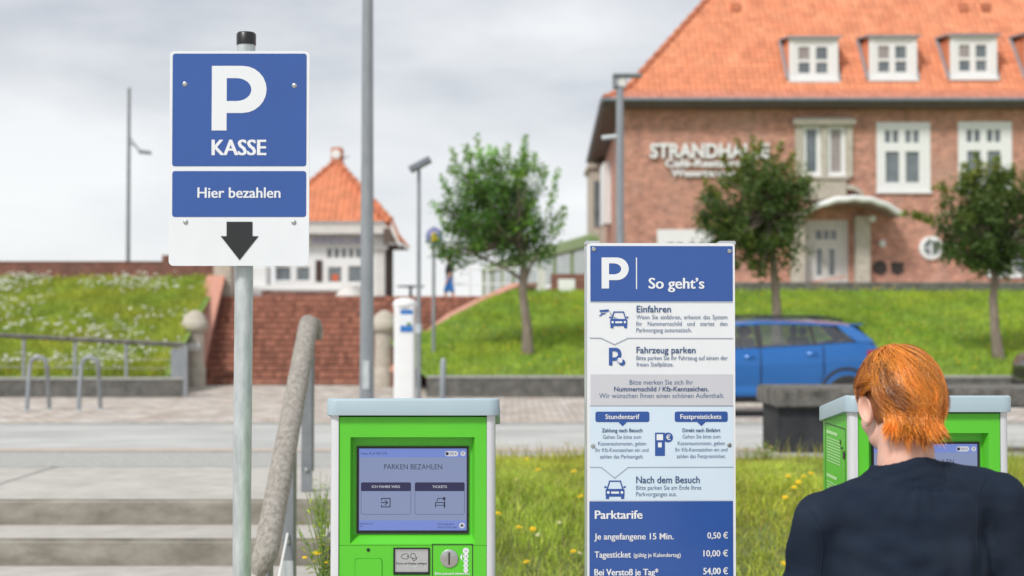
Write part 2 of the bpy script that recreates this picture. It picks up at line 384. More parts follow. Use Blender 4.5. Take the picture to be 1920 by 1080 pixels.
def big_P(mb, x0, x1, z1, z0, d):
    """a wide bold capital P built as one ring plus its stem"""
    w_, h = x1-x0, z1-z0; st = .272*w_; bh = h*.73
    zb = z1-bh; zi1 = z1-.19*h; zi0 = zb+.185*h; rx = w_*.44; n = 12
    def path(xl, xr, za, zb_, rx_):
        pts = [(xl, za)]; cz, rz = (za+zb_)/2, (za-zb_)/2
        for k in range(n+1):
            t = math.pi/2-math.pi*k/n; pts.append((xr-rx_+rx_*math.cos(t), cz+rz*math.sin(t)))
        pts.append((xl, zb_)); return pts
    o = path(x0, x1, z1, zb, rx); i = path(x0+st, x1-st*1.02, zi1, zi0, rx*.62)
    m = len(o); mb.add([(a, d, b) for a, b in o]+[(a, d, b) for a, b in i], [(k, k+m, k+m+1, k+1) for k in range(m-1)])
    mb.add([(x0, d, z1), (x0+st, d, zi1), (x0+st, d, zi0), (x0, d, zb)], [(0, 3, 2, 1)])
    mb.rect(x0, x0+st, z0, zb, d)
def rrect(x0, x1, z0, z1, r, n=5):
    pts = []
    for cx, cz, a in ((x1-r, z0+r, -90), (x1-r, z1-r, 0), (x0+r, z1-r, 90), (x0+r, z0+r, 180)):
        for k in range(n+1):
            t = R(a+90*k/n); pts.append((cx+r*math.cos(t), cz+r*math.sin(t)))
    return pts
def disc(cx, cz, r, n=20): return [(cx+r*math.cos(2*math.pi*k/n), cz+r*math.sin(2*math.pi*k/n)) for k in range(n)]
def outline(mb, pts, wd, d, closed=True):
    n = len(pts); m = n if closed else n-1
    for k in range(m):
        a, b = Vector(pts[k]), Vector(pts[(k+1) % n]); t = (b-a)
        if t.length < 1e-7: continue
        t.normalize(); q = Vector((-t.y, t.x))*wd/2; e = t*wd*.4
        mb.flat([tuple(a-e-q), tuple(b+e-q), tuple(b+e+q), tuple(a-e+q)], d)

# ------------------------------------------------------------ ground, roads, banks
def sheet(name, fn, nu, nv, m, kind='structure'):
    mb = MB().grid(fn, nu, nv); return obj(name, mb, m, kind=kind, smooth=True)
def strip(name, x0, x1, ya, za, yb, zb, m):
    return sheet(name, lambda u, v: (x0+(x1-x0)*u, ya+(yb-ya)*v, za+(zb-za)*v), 24, 3, m)
def gz(D):
    if D < 10.3: return .68
    if D < 21.4: return .68-.0443*(D-10.3)
    return .20
XL, XR = -45, 60
strip('ground', -300, 300, -60, -.12, 300, -.12, M['soil'])
strip('pavement', -12, 14, -8, 0, 6.42, 0, M['paving'])
strip('rough_path', XL, XR, 10.3, gz(10.3), 12.6, gz(12.6), M['gravel'])
strip('kerb_strip', XL, XR, 12.6, gz(12.6)+.004, 13.3, gz(13.3)+.004, M['redstrip'])
strip('road', XL, XR, 13.3, gz(13.3), 21.4, gz(21.39), M['asphalt'])
obj('kerb', MB().box(XL, XR, 21.4, 21.55, -.05, .215), M['kerbm'], kind='structure', bevel=.015)
strip('paved_square', XL, XR, 21.55, .20, 35.2, .20, M['paving'])
# banks
def bankx(D):                      # foot of the right flank wall of the brick stair, in plan
    P = [(29.0,-1.74),(33.0,-2.93),(34.0,-2.17),(36.5,-1.5),(38.5,-.87),(39.8,-.3),(41,.15),(60,.2)]
    for (a, b), (c, d) in zip(P, P[1:]):
        if a <= D <= c: return b+(d-b)*(D-a)/(c-a)
    return P[0][1] if D < 29 else P[-1][1]
def cheekx(D): return -6.95-.118*(D-29.3)
def nz(x, y, s=1.): return mnoise.noise(Vector((x*s, y*s, 3.3)))
def zL(D): return .56+2.39*min(1, max(0, (D-29.3)/11.7))**.95
def zR(D): return .60+.1887*(min(D, 40)-29.4)
def fl(u, v):
    D = 29.3+v*16; x = -45+u*(cheekx(min(D, 41))-.12+45); return (x, D, zL(D)+.06*nz(x, D, .6))
sheet('left_bank', fl, 70, 30, M['turf'])
def fr(u, v):
    D = 29.3+v*11; a = bankx(D)+.08; x = a+u*(50-a); return (x, D, zR(D)+.05*nz(x, D, .5)*(1 if v < .9 else .3))
sheet('right_bank', fr, 90, 24, M['turf'])
strip('bank_top', .2, 60, 40.25, 2.59, 50.05, 2.66, M['turf'])
strip('promenade', -60, 60, 40.0, 2.465, 110, 2.465, M['paving'])
def fg(u, v):
    D = 6.42+v*3.9; t = min(1, max(0, (D-6.42)/2.5)); z = .70*(t*t*(3-2*t))
    x = -1.0+u*15; return (x, D, z+.02*nz(x*2, D*2, 1)*(t > .02 and t < .99 or .0))
sheet('grass_bank', fg, 80, 36, M['soil'])
def fgz(D):
    t = min(1, max(0, (D-6.42)/2.5)); return .70*(t*t*(3-2*t))

# ------------------------------------------------------------ concrete steps
st = thing('concrete_steps', 'wide worn concrete steps climbing to the path left of the handrail', 'steps', (-5, 6.3, 0))
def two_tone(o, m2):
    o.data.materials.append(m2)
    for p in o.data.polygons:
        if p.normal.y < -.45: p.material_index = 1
xs = [-9.8, -6.56, -3.29, -1.0]
for i in range(3):
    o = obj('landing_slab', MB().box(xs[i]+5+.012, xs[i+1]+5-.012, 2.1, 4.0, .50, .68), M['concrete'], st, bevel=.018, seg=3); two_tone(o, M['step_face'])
obj('joint', MB().box(-4.8, 4.0, 2.14, 3.99, .45, .6765), M['kerbm'], st)
for k in range(4):
    y0 = 7.87-.53*k-6.3; z1 = .53-.15*k
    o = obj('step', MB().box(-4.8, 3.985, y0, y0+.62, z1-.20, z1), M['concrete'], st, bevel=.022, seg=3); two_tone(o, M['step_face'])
for k in range(5):
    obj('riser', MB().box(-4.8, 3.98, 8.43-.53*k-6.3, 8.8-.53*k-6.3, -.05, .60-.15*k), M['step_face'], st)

# ------------------------------------------------------------ brick stair of the dyke
bs = thing('brick_stairway', 'broad red brick stairway up the dyke between two stone bollards', 'stairs', (-5, 34.6, .2))
NS = 15
core = MB()
pieces = []
for k in range(NS):
    D = 34.6+.372*k; z0 = .2+.151*k
    xa, xb = cheekx(D)+.05, bankx(D)-.03
    core.box(xa+5, xb+5, D+.03-34.6, D+.372+.06-34.6, z0-.2-.25, z0-.2+.125)
    nb = int((xb-xa)/.118)
    for j in range(nb): pieces.append((xa+5+.005+j*.118, D-34.6, z0-.2))
obj('stair_core', core, M['brick_joint'], bs)
pm = tomesh('brick', MB().box(.004, .112, 0, .40, .020, .148)); pm.materials.append(M['brick_unit'])
pieces.sort(key=lambda p: abs(p[0]-1.0)+p[1]*1.0 if True else 0)
for p in pieces[:300]:
    o = bpy.data.objects.new('brick', pm); col.objects.link(o); o.parent = bs
    o.location = (p[0], p[1]+random.uniform(-.006, .006), p[2]+random.uniform(-.003, .003))
rest = MB()
for p in pieces[300:]:
    dy = random.uniform(-.006, .006)
    rest.box(p[0]+.004, p[0]+.112, p[1]+dy, p[1]+dy+.40, p[2]+.020, p[2]+.148)
obj('brick_courses', rest, M['brick_unit'], bs, kind='stuff')
# flank walls with terracotta coping
def flank(path, name, wdt, under, parent, mcop):
    """path: (x,y,z top) points; a coping ribbon on a brick wall"""
    P = [Vector(p) for p in path]
    cop, wal = MB(), MB()
    for a, b in zip(P, P[1:]):
        d = (b-a); d.z = 0; d.normalize(); q = Vector((-d.y, d.x, 0))*wdt/2
        n_ = max(1, int((b-a).length/.42)); 
        for k in range(n_):
            s, e = a.lerp(b, k/n_+.004), a.lerp(b, (k+1)/n_-.004)
            vs = [s-q, e-q, e+q, s+q]; lo = [v-Vector((0,0,.10)) for v in vs]
            cop.add(lo+vs, [(3,2,1,0),(4,5,6,7),(0,1,5,4),(1,2,6,5),(2,3,7,6),(3,0,4,7)])
        q2 = q*.82; vs = [a-q2, b-q2, b+q2, a+q2]; vs = [v-Vector((0,0,.11)) for v in vs]
        lo = [Vector((v.x, v.y, under)) for v in vs]
        wal.add(lo+vs, [(3,2,1,0),(4,5,6,7),(0,1,5,4),(1,2,6,5),(2,3,7,6),(3,0,4,7)])
    o = obj('flank_wall', wal, M['brick_w'], parent); c = obj('coping', cop, mcop, parent)
    return o
off = Vector((-5, 34.6, .2))
def rel(pts): return [tuple(Vector(p)-off) for p in pts]
flank(rel([(cheekx(34.2)-.10, 34.1, .62), (cheekx(35.5)-.13, 35.5, 1.22), (cheekx(38)-.13, 38, 2.25), (cheekx(40.2)-.13, 40.2, 3.05), (cheekx(41)-.13, 41.2, 3.1)]), 'l', .50, -.4, bs, M['coping'])
flank(rel([(-2.72, 33.35, .66), (-2.17, 34.2, 1.28), (-1.82, 35.4, 1.65), (-1.5, 36.6, 1.95), (-.87, 38.6, 2.33), (-.3, 39.9, 2.62), (.15, 41.1, 2.86), (.6, 42.2, 2.9)]), 'r', .36, -.4, bs, M['coping'])
obj('end_pier', MB().box(-3.45, -2.95, 5.6, 6.1, 2.2, 3.35).box(-3.5, -2.9, 5.55, 6.15, 3.35, 3.45), M['stone'], bs, bevel=.02)

# ------------------------------------------------------------ walls at the foot and crest of the dyke
def wall_thing(name, label, cat, x0, x1, y0, y1, z0, z1, m, cop=None, cw=.03, ch=.06):
    t = thing(name, label, cat, ((x0+x1)/2, y0, z0)); c = (x0+x1)/2
    obj('wall_body', MB().box(x0-c, x1-c, 0, y1-y0, -.2, z1-z0-(ch if cop else 0)), m, t, bevel=.012)
    if cop:
        n_ = max(1, int((x1-x0)/1.0)); wd = (x1-x0)/n_
        if n_ < 60:
            for k in range(n_): obj('coping_stone', MB().box(x0-c+k*wd+.004, x0-c+(k+1)*wd-.004, -cw, y1-y0+cw, z1-z0-ch+.001, z1-z0), cop, t, bevel=.008)
    return t
wall_thing('retaining_wall', 'low dark concrete wall under the flowering bank at far left', 'wall', -34, -6.69, 29.0, 29.3, .2, .60, M['old_concrete'], M['kerbm'], .02, .05)
wall_thing('retaining_wall', 'low dark concrete wall along the foot of the green bank behind the cars', 'wall', -1.74, 42, 29.0, 29.3, .2, .635, M['old_concrete'], M['kerbm'], .02, .05)
cw_ = thing('crest_wall', 'long red brick wall on top of the dyke at left, stepped up at its right end', 'wall', (-20, 41.2, 2.6))
obj('wall_body', MB().box(-30, 20-10.15, 0, .36, -.2, .87), M['brick_w'], cw_)
obj('wall_step', MB().box(9.86, 11.9, -.03, .39, -.2, 1.08), M['brick_w'], cw_)
obj('coping', MB().box(-30, 9.84, -.02, .38, .871, .90), M['brick_w'], cw_)
# stone bollards
def pillar(x, D, label, plate):
    t = thing('stone_bollard', label, 'bollard', (x, D, .2), 0, 'stone bollards at the foot of the brick stairway')
    obj('base', MB().lathe((0,0,0), [(.265,0),(.265,.42),(.25,.47)], 24), M['stone'], t, smooth=True)
    obj('shaft', MB().lathe((0,0,0), [(.235,.47),(.225,.9),(.225,1.3)], 24), M['stone'], t, smooth=True)
    obj('cap', MB().lathe((0,0,0), [(.24,1.30),(.30,1.34),(.31,1.42),(.31,1.53),(.28,1.56),(.25,1.66),(.17,1.75),(.06,1.81),(.0,1.82)], 24), M['stone'], t, smooth=True, sharp=60)
    if plate: obj('notice', MB().box(-.19, .17, -.262, -.25, .86, 1.04), M['white'], t, label='small white notice')
    return t
pillar(-7.56, 33.9, 'round topped stone bollard with a small white notice, left of the brick stairs', True)
pillar(-3.02, 33.7, 'round topped stone bollard half hidden by the white ticket pillar', False)

# left railing
rl = thing('bank_railing', 'grey railing with a flat sloping handrail and solid end panel on the low wall', 'railing', (-10, 29.15, .6))
A, B = Vector((-1.6, 0, .92)), Vector((3.35, 0, .66))
mb = MB(); mb.tube([A+Vector((-6,0,.28)), A, B], [.05,.05,.05], 8, sx=1.6, sy=1); obj('handrail', mb, M['bench_slab'], rl, smooth=True)
for k in range(7):
    x = -4.2+k*1.05; zt = A.z+(B.z-A.z)*(x-A.x)/(B.x-A.x)
    if x < 2.9: obj('post', MB().box(x-.03, x+.03, -.02, .02, 0, zt-.03), M['grey_pole'], rl)
obj('end_panel', MB().box(3.02, 3.30, -.02, .02, .0, .60), M['grey_pole'], rl)
obj('end_post', MB().box(3.31, 3.39, -.18, -.05, -.45, .66), M['grey_pole'], rl, bevel=.005)
for z in (.18, .36): obj('wire', MB().tube([(-6,0,z+.1), (3.0,0,z)], .0045, 6), M['grey_pole'], rl)

# ------------------------------------------------------------ roof tiles
def tilemesh(tw, tl, h, name):
    mb = MB(); nx = 6
    prof = [(i/nx*tw, h*(.5-.5*math.cos(2*math.pi*(i/nx)))*(1 if i/nx < .62 else .75)) for i in range(nx+1)]
    for (y, dz) in ((0, .022), (tl*1.12, .0)): pass
    vs = [(x, -.01, z+.028) for x, z in prof]+[(x, tl*1.08, z+.004) for x, z in prof]+[(x, -.01, z+.004) for x, z in prof]
    n = nx+1; fs = [(i, i+1, i+1+n, i+n) for i in range(nx)]+[(i+2*n, i+1+2*n, i+1, i) for i in range(nx)]
    mb.add(vs, fs); return mb
def tiles(parent, origin, u, v, cols, rows, tw, tl, keep, m, limit=300, name='roof_tile', mold=None, h=.035):
    """origin, u, v in the parent's own space; returns nothing"""
    u = Vector(u).normalized(); v = Vector(v).normalized(); n = u.cross(v).normalized(); O = Vector(origin)
    base = tilemesh(tw, tl, h, name); me = tomesh(name, base); me.materials.append(m)
    if mold: me2 = tomesh(name, base); me2.materials.append(mold)
    lst = [(i, j) for j in range(rows) for i in range(cols) if keep(i*tw+tw/2, j*tl+tl/2)]
    cam0 = parent.matrix_world.inverted() if False else None
    lst.sort(key=lambda q: (keep(q[0]*tw+tw/2, q[1]*tl+tl/2), q[1], q[0]))
    rot = Matrix((u, v, n)).transposed().to_4x4(); mbs = {}
    for c, (i, j) in enumerate(lst):
        T = Matrix.Translation(O+u*(i*tw)+v*(j*tl)+n*(.002+random.uniform(0, .006))) @ rot
        old = mold is not None and j < 3
        if c < limit:
            o = bpy.data.objects.new(name, me2 if old else me); col.objects.link(o); o.parent = parent; o.matrix_local = T
        else:
            mb = mbs.setdefault(old, MB()); mb.add([T @ Vector(p) for p in base.v], base.f)
    for old, mb in mbs.items():
        obj('tile_field', mb, mold if old else m, parent, kind='stuff')
def lattice(mb, x0, x1, z0, z1, holes, y0, y1):
    X = sorted({x0, x1, *[c for h in holes for c in h[:2]]}); Z = sorted({z0, z1, *[c for h in holes for c in h[2:]]})
    X = [c for c in X if x0 <= c <= x1]; Z = [c for c in Z if z0 <= c <= z1]
    for a, b in zip(X, X[1:]):
        run = None
        for c, d in zip(Z, Z[1:]):
            mx_, mz_ = (a+b)/2, (c+d)/2
            hole = any(h[0] < mx_ < h[1] and h[2] < mz_ < h[3] for h in holes)
            if hole:
                if run: mb.box(a, b, y0, y1, run[0], run[1]); run = None
            else: run = (run[0], d) if run else (c, d)
        if run: mb.box(a, b, y0, y1, run[0], run[1])
    return mb
def window(parent, x0, x1, z0, z1, y, panes, m=None, depth=.14, pmat=None, sill=True, name='window', proud=.02, label=None):
    o = obj(name, lattice(MB(), x0, x1, z0, z1, panes, y-proud, y+depth), m or M['white'], parent, label=label)
    for i, p in enumerate(panes):
        mm = pmat[i % len(pmat)] if isinstance(pmat, list) else (pmat or M['pane'])
        obj('pane', MB().box(p[0]-.01, p[1]+.01, y+.05, y+.06, p[2]-.01, p[3]+.01), mm, o)
    if sill: obj('sill', MB().box(x0-.04, x1+.04, y-proud-.07, y-proud-.001, z0-.02, z0+.07), m or M['white'], o)
    return o

# ------------------------------------------------------------ the restaurant
DR = 53.0
rs = thing('restaurant', 'large red brick restaurant with a steep orange tiled roof and white windows', 'building', (4.13, DR, 2.7))
rb = Vector((4.13, DR, 2.7))
def q(px, py, D=DR):
    p = W(px, py, D)-rb; return p.x, p.z
def qr(x0, x1, y0, y1, D=DR):
    a, zt = q(x0, y0, D); b, zb = q(x1, y1, D); return (a, b, zb, zt)
hA = qr(1503, 1586, 236, 331); hB = qr(1643, 1745, 229, 362); hC = qr(1796, 1898, 228, 360); hD = qr(1950, 2052, 227, 359)
hG = qr(1232, 1340, 430, 520); hDoor = qr(1506, 1592, 412, 533); hE = qr(1850, 1950, 430, 520)
WT = q(1300, 204)[1]; WR = 24.0
obj('wall', lattice(MB(), 0, WR, -.3, WT, [hA, hB, hC, hD, hG, hDoor, hE], 0, .30), M['brick_r'], rs, label='front wall of worn red brick')
sidep = [(0.0, .302), (.47, 19), (.75, 19), (.30, .302)]
obj('wall', MB().prism(sidep, -.3, WT, 'z'), M['brick_r'], rs, label='side wall seen edge on')
obj('inner_wall', MB().box(.35, WR, .9, 1.0, -.3, WT), M['brown_dark'], rs)
for h in (hB, hC, hD):
    a, b, c, d = h; w_, g = b-a, d-c
    pn = [(a+.165*w_, a+.42*w_, c+.15*g, c+.585*g), (a+.54*w_, a+.79*w_, c+.15*g, c+.585*g)]
    for s in (.155, .535):
        pn += [(a+s*w_, a+(s+.11)*w_, c+.71*g, c+.885*g), (a+(s+.145)*w_, a+(s+.255)*w_, c+.71*g, c+.885*g)]
    window(rs, a+.003, b-.003, c+.003, d-.003, 0, pn)
for h in (hG, hE):
    a, b, c, d = h; w_, g = b-a, d-c
    pn = [(a+.18*w_, a+.30*w_, c+.55*g, c+.72*g), (a+.34*w_, a+.46*w_, c+.55*g, c+.72*g), (a+.55*w_, a+.67*w_, c+.55*g, c+.72*g), (a+.71*w_, a+.83*w_, c+.55*g, c+.72*g),
          (a+.18*w_, a+.46*w_, c+.1*g, c+.46*g), (a+.55*w_, a+.83*w_, c+.1*g, c+.46*g)]
    window(rs, a+.003, b-.003, c+.003, d-.003, 0, pn)
# stone window bay over the entrance
a, b, c, d = hA
sb_ = qr(1490, 1598, 222, 334)
bay = obj('window_bay', lattice(MB(), sb_[0], sb_[1], c-.02, d+.02, [(a, (a+b)/2-.10, c, d), ((a+b)/2+.10, b, c, d)], -.12, .2), M['stone'], rs, label='sandstone frame around two tall windows')
obj('cornice', MB().box(sb_[0]-.1, sb_[1]+.1, -.28, -.0, d+.022, d+.24).box(sb_[0]-.03, sb_[1]+.03, -.2, 0, d+.24, d+.30), M['stone'], bay, bevel=.02)
for s, pmt in ((a, M['pane']), ((a+b)/2+.10, M['curtain'])):
    e = s+(b-a)/2-.10
    window(rs, s+.003, e-.003, c+.003, d-.003, .02, [(s+.17, e-.17, c+.16, d-.12)], pmat=pmt, sill=True)
# panel, volute, canopy, door
pz0 = q(0, 376)[1]; pz1 = c-.03
obj('balcony_panel', MB().box(a+.05, b-.05, -.35, -.0, pz0, pz1).box(a-.05, b+.05, -.42, 0, pz1-.12, pz1-.001), M['stone'], rs, bevel=.02)
vx = b-.04; vpts = [(vx+.0, pz1-.2)]
arc_ = [(vx+.72*math.sin(R(t)), pz0-.05+(pz1-.25-pz0)*math.cos(R(t))) for t in range(0, 91, 10)]
arc2 = [(vx+.58*math.sin(R(t)), pz0-.05+(pz1-.42-pz0)*math.cos(R(t))) for t in range(90, -1, -10)]
obj('scroll', MB().prism(arc_+arc2, -.33, -.05), M['stone'], rs, smooth=True)
cx = q(1578, 0)[0]; cz = q(0, 411)[1]
can = MB()
def canopy(u, v, top=True):
    t = -1+2*u; dep = 1.75*(1-.25*t*t)*(1 if v > 0 else 1)
    z = cz+.52*(1-abs(t)**2.2)+.02*math.cos(t*18); return (cx+t*1.78, -dep*(1-v), z-.04*(1-v)+(.22 if top else 0))
can.grid(lambda u, v: canopy(u, v, True), 28, 4); can.grid(lambda u, v: canopy(u, v, False), 28, 4)
can.grid(lambda u, v: tuple(Vector(canopy(u, 0, False)).lerp(Vector(canopy(u, 0, True)), v)), 28, 1)
cano = obj('canopy', can, M['canopy_under'], rs, smooth=True, label='curved entrance canopy with pale rim')
obj('canopy_rim', MB().tube([Vector(canopy(i/24, 0, True))+Vector((0,-.03,-.08)) for i in range(25)], .11, 8), M['white'], cano, smooth=True)
obj('entrance_pier', MB().box(q(1597,0)[0], q(1624,0)[0], -.45, -.0, -.3, cz+.1), M['stone'], rs, bevel=.02)
obj('entrance_pier', MB().box(q(1478,0)[0], q(1503,0)[0], -.45, -.0, -.3, cz+.1), M['stone'], rs, bevel=.02)
a, b, c, d = hDoor; w_, g = b-a, d-c
dr = window(rs, a+.003, b-.003, c+.003, d-.003, .12, [(a+.30*w_, a+.42*w_, c+.14*g, c+.55*g), (a+.58*w_, a+.70*w_, c+.14*g, c+.55*g),
     (a+.28*w_, a+.42*w_, c+.70*g, c+.84*g), (a+.46*w_, a+.58*w_, c+.70*g, c+.84*g), (a+.62*w_, a+.74*w_, c+.70*g, c+.84*g)], sill=False, name='entrance_door', m=M['offwhite'])
obj('handle', MB().cyl((a+.5*w_, .06, c+.3*g), (a+.5*w_, .06, c+.42*g), .02), M['steel'], dr)
# round window, plaques, wall lamp
rx_, rz_ = q(1745, 465)
rw = obj('round_window', MB().lathe((rx_, 0, rz_), [(.44,.0),(.44,.10),(.30,.12),(.30,.05)], 28, 'y'), M['white'], rs, smooth=True)
obj('pane', MB().lathe((rx_, 0, rz_), [(.30,.052),(.0,.062)], 28, 'y'), M['pane'], rw)
obj('glazing_bar', MB().box(rx_-.03, rx_+.03, -.105, -.065, rz_-.3, rz_+.3).box(rx_-.3, rx_-.031, -.103, -.065, rz_-.02, rz_+.02).box(rx_+.031, rx_+.3, -.103, -.065, rz_-.02, rz_+.02), M['white'], rw)
x_, z_ = q(1650, 502); obj('plaque', MB().lathe((x_, 0, z_), [(.26,.0),(.26,.05),(.0,.06)], 24, 'y'), M['door_brown'], rs, label='round dark plaque')
x_, z_ = q(1682, 503); obj('plaque', MB().prism([(x_-.24, z_+.22), (x_+.24, z_+.22), (x_+.2, z_-.15), (x_, z_-.26), (x_-.2, z_-.15)], -.05, 0), M['door_brown'], rs, label='shield shaped dark plaque')
x_, z_ = q(1652, 456); wl = obj('wall_lamp', MB().lathe((x_, 0, z_), [(.10,.0),(.10,.06),(.04,.08)], 16, 'y'), M['white'], rs)
obj('globe', MB().ell((x_, -.2, z_-.03), (.13,.13,.16)), M['cream_glass'], wl, smooth=True)
x_, z_ = q(1625, 412); obj('wall_lamp', MB().ell((x_, -.9, z_-.02), (.12,.12,.13)), M['cream_glass'], rs, smooth=True, label='globe lamp under the canopy')
# eaves
ez = q(0, 187, 52.3)[1]
obj('eaves', MB().box(-.7, WR+.6, -.62, -.0, WT-.02, WT+.03).box(-.7, WR+.6, -.66, -.60, WT-.0, ez-.02), M['soffit'], rs, label='dark brown boarded eaves')
obj('eaves', MB().prism([(-.70, -.62), (-.18, 19.5), (.47, 19.5), (-.001, -.0)], WT-.05, WT+.02, 'z').prism([(-.74, -.62), (-.70, -.62), (-.18, 19.5), (-.22, 19.5)], WT-.03, ez-.02, 'z'), M['soffit'], rs)
obj('gutter', MB().tube([(-.75, -.74, ez), (WR+.6, -.74, ez)], .085, 10), M['gutter'], rs, smooth=True)
obj('gutter', MB().tube([(-.80, -.74, ez), (-.28, 19.5, ez)], .085, 10), M['gutter'], rs, smooth=True)
# roof shell: bellcast then 50 degrees
TP = 1.19; E0 = (-.72, -.72, ez+.03); k1 = .90; k1z = .50; RUN = 13.2
def hip(t): return (E0[0]+t, E0[1]+t, E0[2]+(t/k1*k1z if t <= k1 else k1z+(t-k1)*TP))
a0, a1, a2 = hip(0), hip(k1), hip(k1+RUN)
XE = WR+.7
roof = MB()
roof.add([a0, (XE, a0[1], a0[2]), (XE, a1[1], a1[2]), a1], [(0,1,2,3)])
roof.add([a1, (XE, a1[1], a1[2]), (XE, a2[1], a2[2]), a2], [(0,1,2,3)])
sk = 19.5
roof.add([a0, a1, (a1[0]+.5, sk, a1[2]), (a0[0]+.5, sk, a0[2])], [(0,1,2,3)])
roof.add([a1, a2, (a2[0], sk+8, a2[2]), (a1[0]+.5, sk, a1[2])], [(0,1,2,3)])
rf = obj('roof', roof, M['tile'], rs)
tw = .222
d1 = Vector((0, k1, k1z)); L1 = d1.length; d2 = Vector((0, 1, TP)); s2 = d2.length/1
dorm = [(1480, 1572, 72, 151), (1630, 1720, 70, 149), (1782, 1870, 68, 147), (1925, 2013, 66, 145)]
def on_low(u, v): return 1 if u > v*k1/L1+.05 and u < XE-E0[0] else 0
tiles(rf, a0, (1,0,0), d1, int((XE-E0[0])/tw), 4, tw, .262, on_low, M['tile'], 0, mold=M['tile_old'])
dr_boxes = []
for (x0, x1, y0, y1) in dorm:
    xa = q(x0, 0, 53.5)[0]; xb = q(x1, 0, 53.5)[0]; dr_boxes.append((xa, xb))
def on_main(u, v):
    X = a1[0]+u; t = v/math.sqrt(1+TP*TP)
    if u < t+.06: return 0
    if any(xa-.08 < X < xb+.08 and .12 < t < 1.7 for xa, xb in dr_boxes): return 0
    if X > XE: return 0
    return 1
tiles(rf, a1, (1,0,0), (0,1,TP), int((XE-a1[0])/tw), 30, tw, .305, on_main, M['tile'], 300)
hp = MB()
for k in range(34):
    t0, t1 = k1+k*.30, k1+(k+1)*.30+.05
    hp.tube([Vector(hip(t0))+Vector((0,0,.06)), Vector(hip(t1))+Vector((0,0,.03))], [.13,.11], 8)
obj('hip_tiles', hp, M['ridge'], rf, kind='stuff', smooth=True)
hp = MB()
for k in range(3):
    hp.tube([Vector(hip(k*.3))+Vector((0,0,.06)), Vector(hip(k*.3+.34))+Vector((0,0,.03))], [.12,.10], 8)
obj('hip_tiles', hp, M['ridge'], rf, smooth=True)
# vents on the roof
for (px, py) in ((1378, 18), (1804, 8), (1846, 10)):
    D_ = 56.3; p = W(px, py, D_)-rb
    t = p.y-a1[1]; zz = a1[2]+t*TP
    obj('roof_vent', MB().box(p.x-.16, p.x+.16, p.y-.22, p.y+.15, zz-.12, zz+.22), M['ridge'], rf, bevel=.03)
# dormers
for (x0, x1, y0, y1) in dorm:
    D_ = 53.5; xa, zt = q(x0, y0, D_); xb, zb = q(x1, y1, D_); yy = D_-DR; w_, g = xb-xa, zt-zb
    dm = obj('dormer', lattice(MB(), xa, xb, zb, zt, [(xa+.2, xb-.2, zb+.16, zt-.16)], yy, yy+.12), M['white'], rs, label=None)
    a, b, c, d = xa+.2, xb-.2, zb+.16, zt-.16
    gw, gh = b-a, d-c
    pn = []
    for s in (.10, .56):
        pn += [(a+s*gw, a+(s+.30)*gw, c+.10*gh, c+.42*gh), (a+s*gw, a+(s+.30)*gw, c+.50*gh, c+.88*gh)]
    wdw = obj('dormer_window', lattice(MB(), a+.002, b-.002, c+.002, d-.002, pn, yy+.03, yy+.1), M['white'], dm)
    for i_, p in enumerate(pn): obj('pane', MB().box(p[0], p[1], yy+.07, yy+.075, p[2], p[3]), M['pane'], dm if False else wdw) if False else None
    for i_, p in enumerate(pn): obj('pane', MB().box(p[0], p[1], yy+.08, yy+.085, p[2], p[3]), M['curtain'] if i_ in (1,) else M['pane'], dm)
    bk = a1[1]+(zt-a1[2])/TP; fy = yy+.121
    zr = lambda y: a1[2]+(y-a1[1])*TP
    for xx in (xa, xb-.06):
        obj('cheek', MB().prism([(fy, zr(fy)-.1), (bk, zt-.002), (fy, zt-.002)], xx+.002, xx+.058, 'x'), M['tile'], dm, label='tile hung side')
    obj('dormer_roof', MB().add([(xa-.12, yy-.12, zt), (xb+.12, yy-.12, zt), (xb+.12, bk+.30, zt+.22), (xa-.12, bk+.30, zt+.22),
        (xa-.12, yy-.12, zt+.08), (xb+.12, yy-.12, zt+.08), (xb+.12, bk+.30, zt+.30), (xa-.12, bk+.30, zt+.30)],
        [(3,2,1,0),(4,5,6,7),(0,1,5,4),(1,2,6,5),(2,3,7,6),(3,0,4,7)]), M['lead'], dm)
    for s_, xx in ((-1, xa), (1, xb)):
        obj('flashing', MB().tube([(xx+s_*.07, yy-.0, zr(yy)+.07), (xx+s_*.07, bk+.1, zr(bk+.1)+.07)], .065, 6), M['lead'], dm)
    obj('flashing', MB().box(xa-.05, xb+.05, yy-.1, yy-.002, zb-.08, zb+.02), M['white'], dm)
# lettering on the facade
def fac(s, x0, x1, yb, cap, ex=.5):
    a, zb = q(x0, yb); b, _ = q(x1, yb); mb = MB(); put_text(mb, s, a, b, zb, cap/50.3, -.10, .035, .09)
    obj('lettering', mb, M['white'], rs, label='raised white letters')
fac('STRANDHALLE', 1218, 1442, 296, 28); fac('Café-Restaurant', 1246, 1412, 313, 15); fac('Weserterrassen', 1258, 1400, 331, 14)
mbk = MB()
for (x0, x1, yy) in ((1218, 1442, 290), (1246, 1412, 308), (1258, 1400, 326)):
    a, zb = q(x0, yy); b, _ = q(x1, yy); mbk.box(a, b, -.055, -.02, zb-.02, zb+.02)
obj('letter_rail', mbk, M['gutter'], rs)
# stone bay and white window of the side front
sby = obj('side_bay', MB().box(-.35, .45, 15.2, 18.6, .0, WT-.6).box(-.5, .45, 15.05, 18.8, WT-.598, WT-.35), M['stone'], rs, bevel=.03)
obj('pane', MB().box(-.2, .15, 15.17, 15.19, 3.6, WT-1.2), M['pane'], sby)
obj('side_window', MB().box(-.08, .26, 9.6, 12.2, 3.4, WT-.9), M['white'], rs)
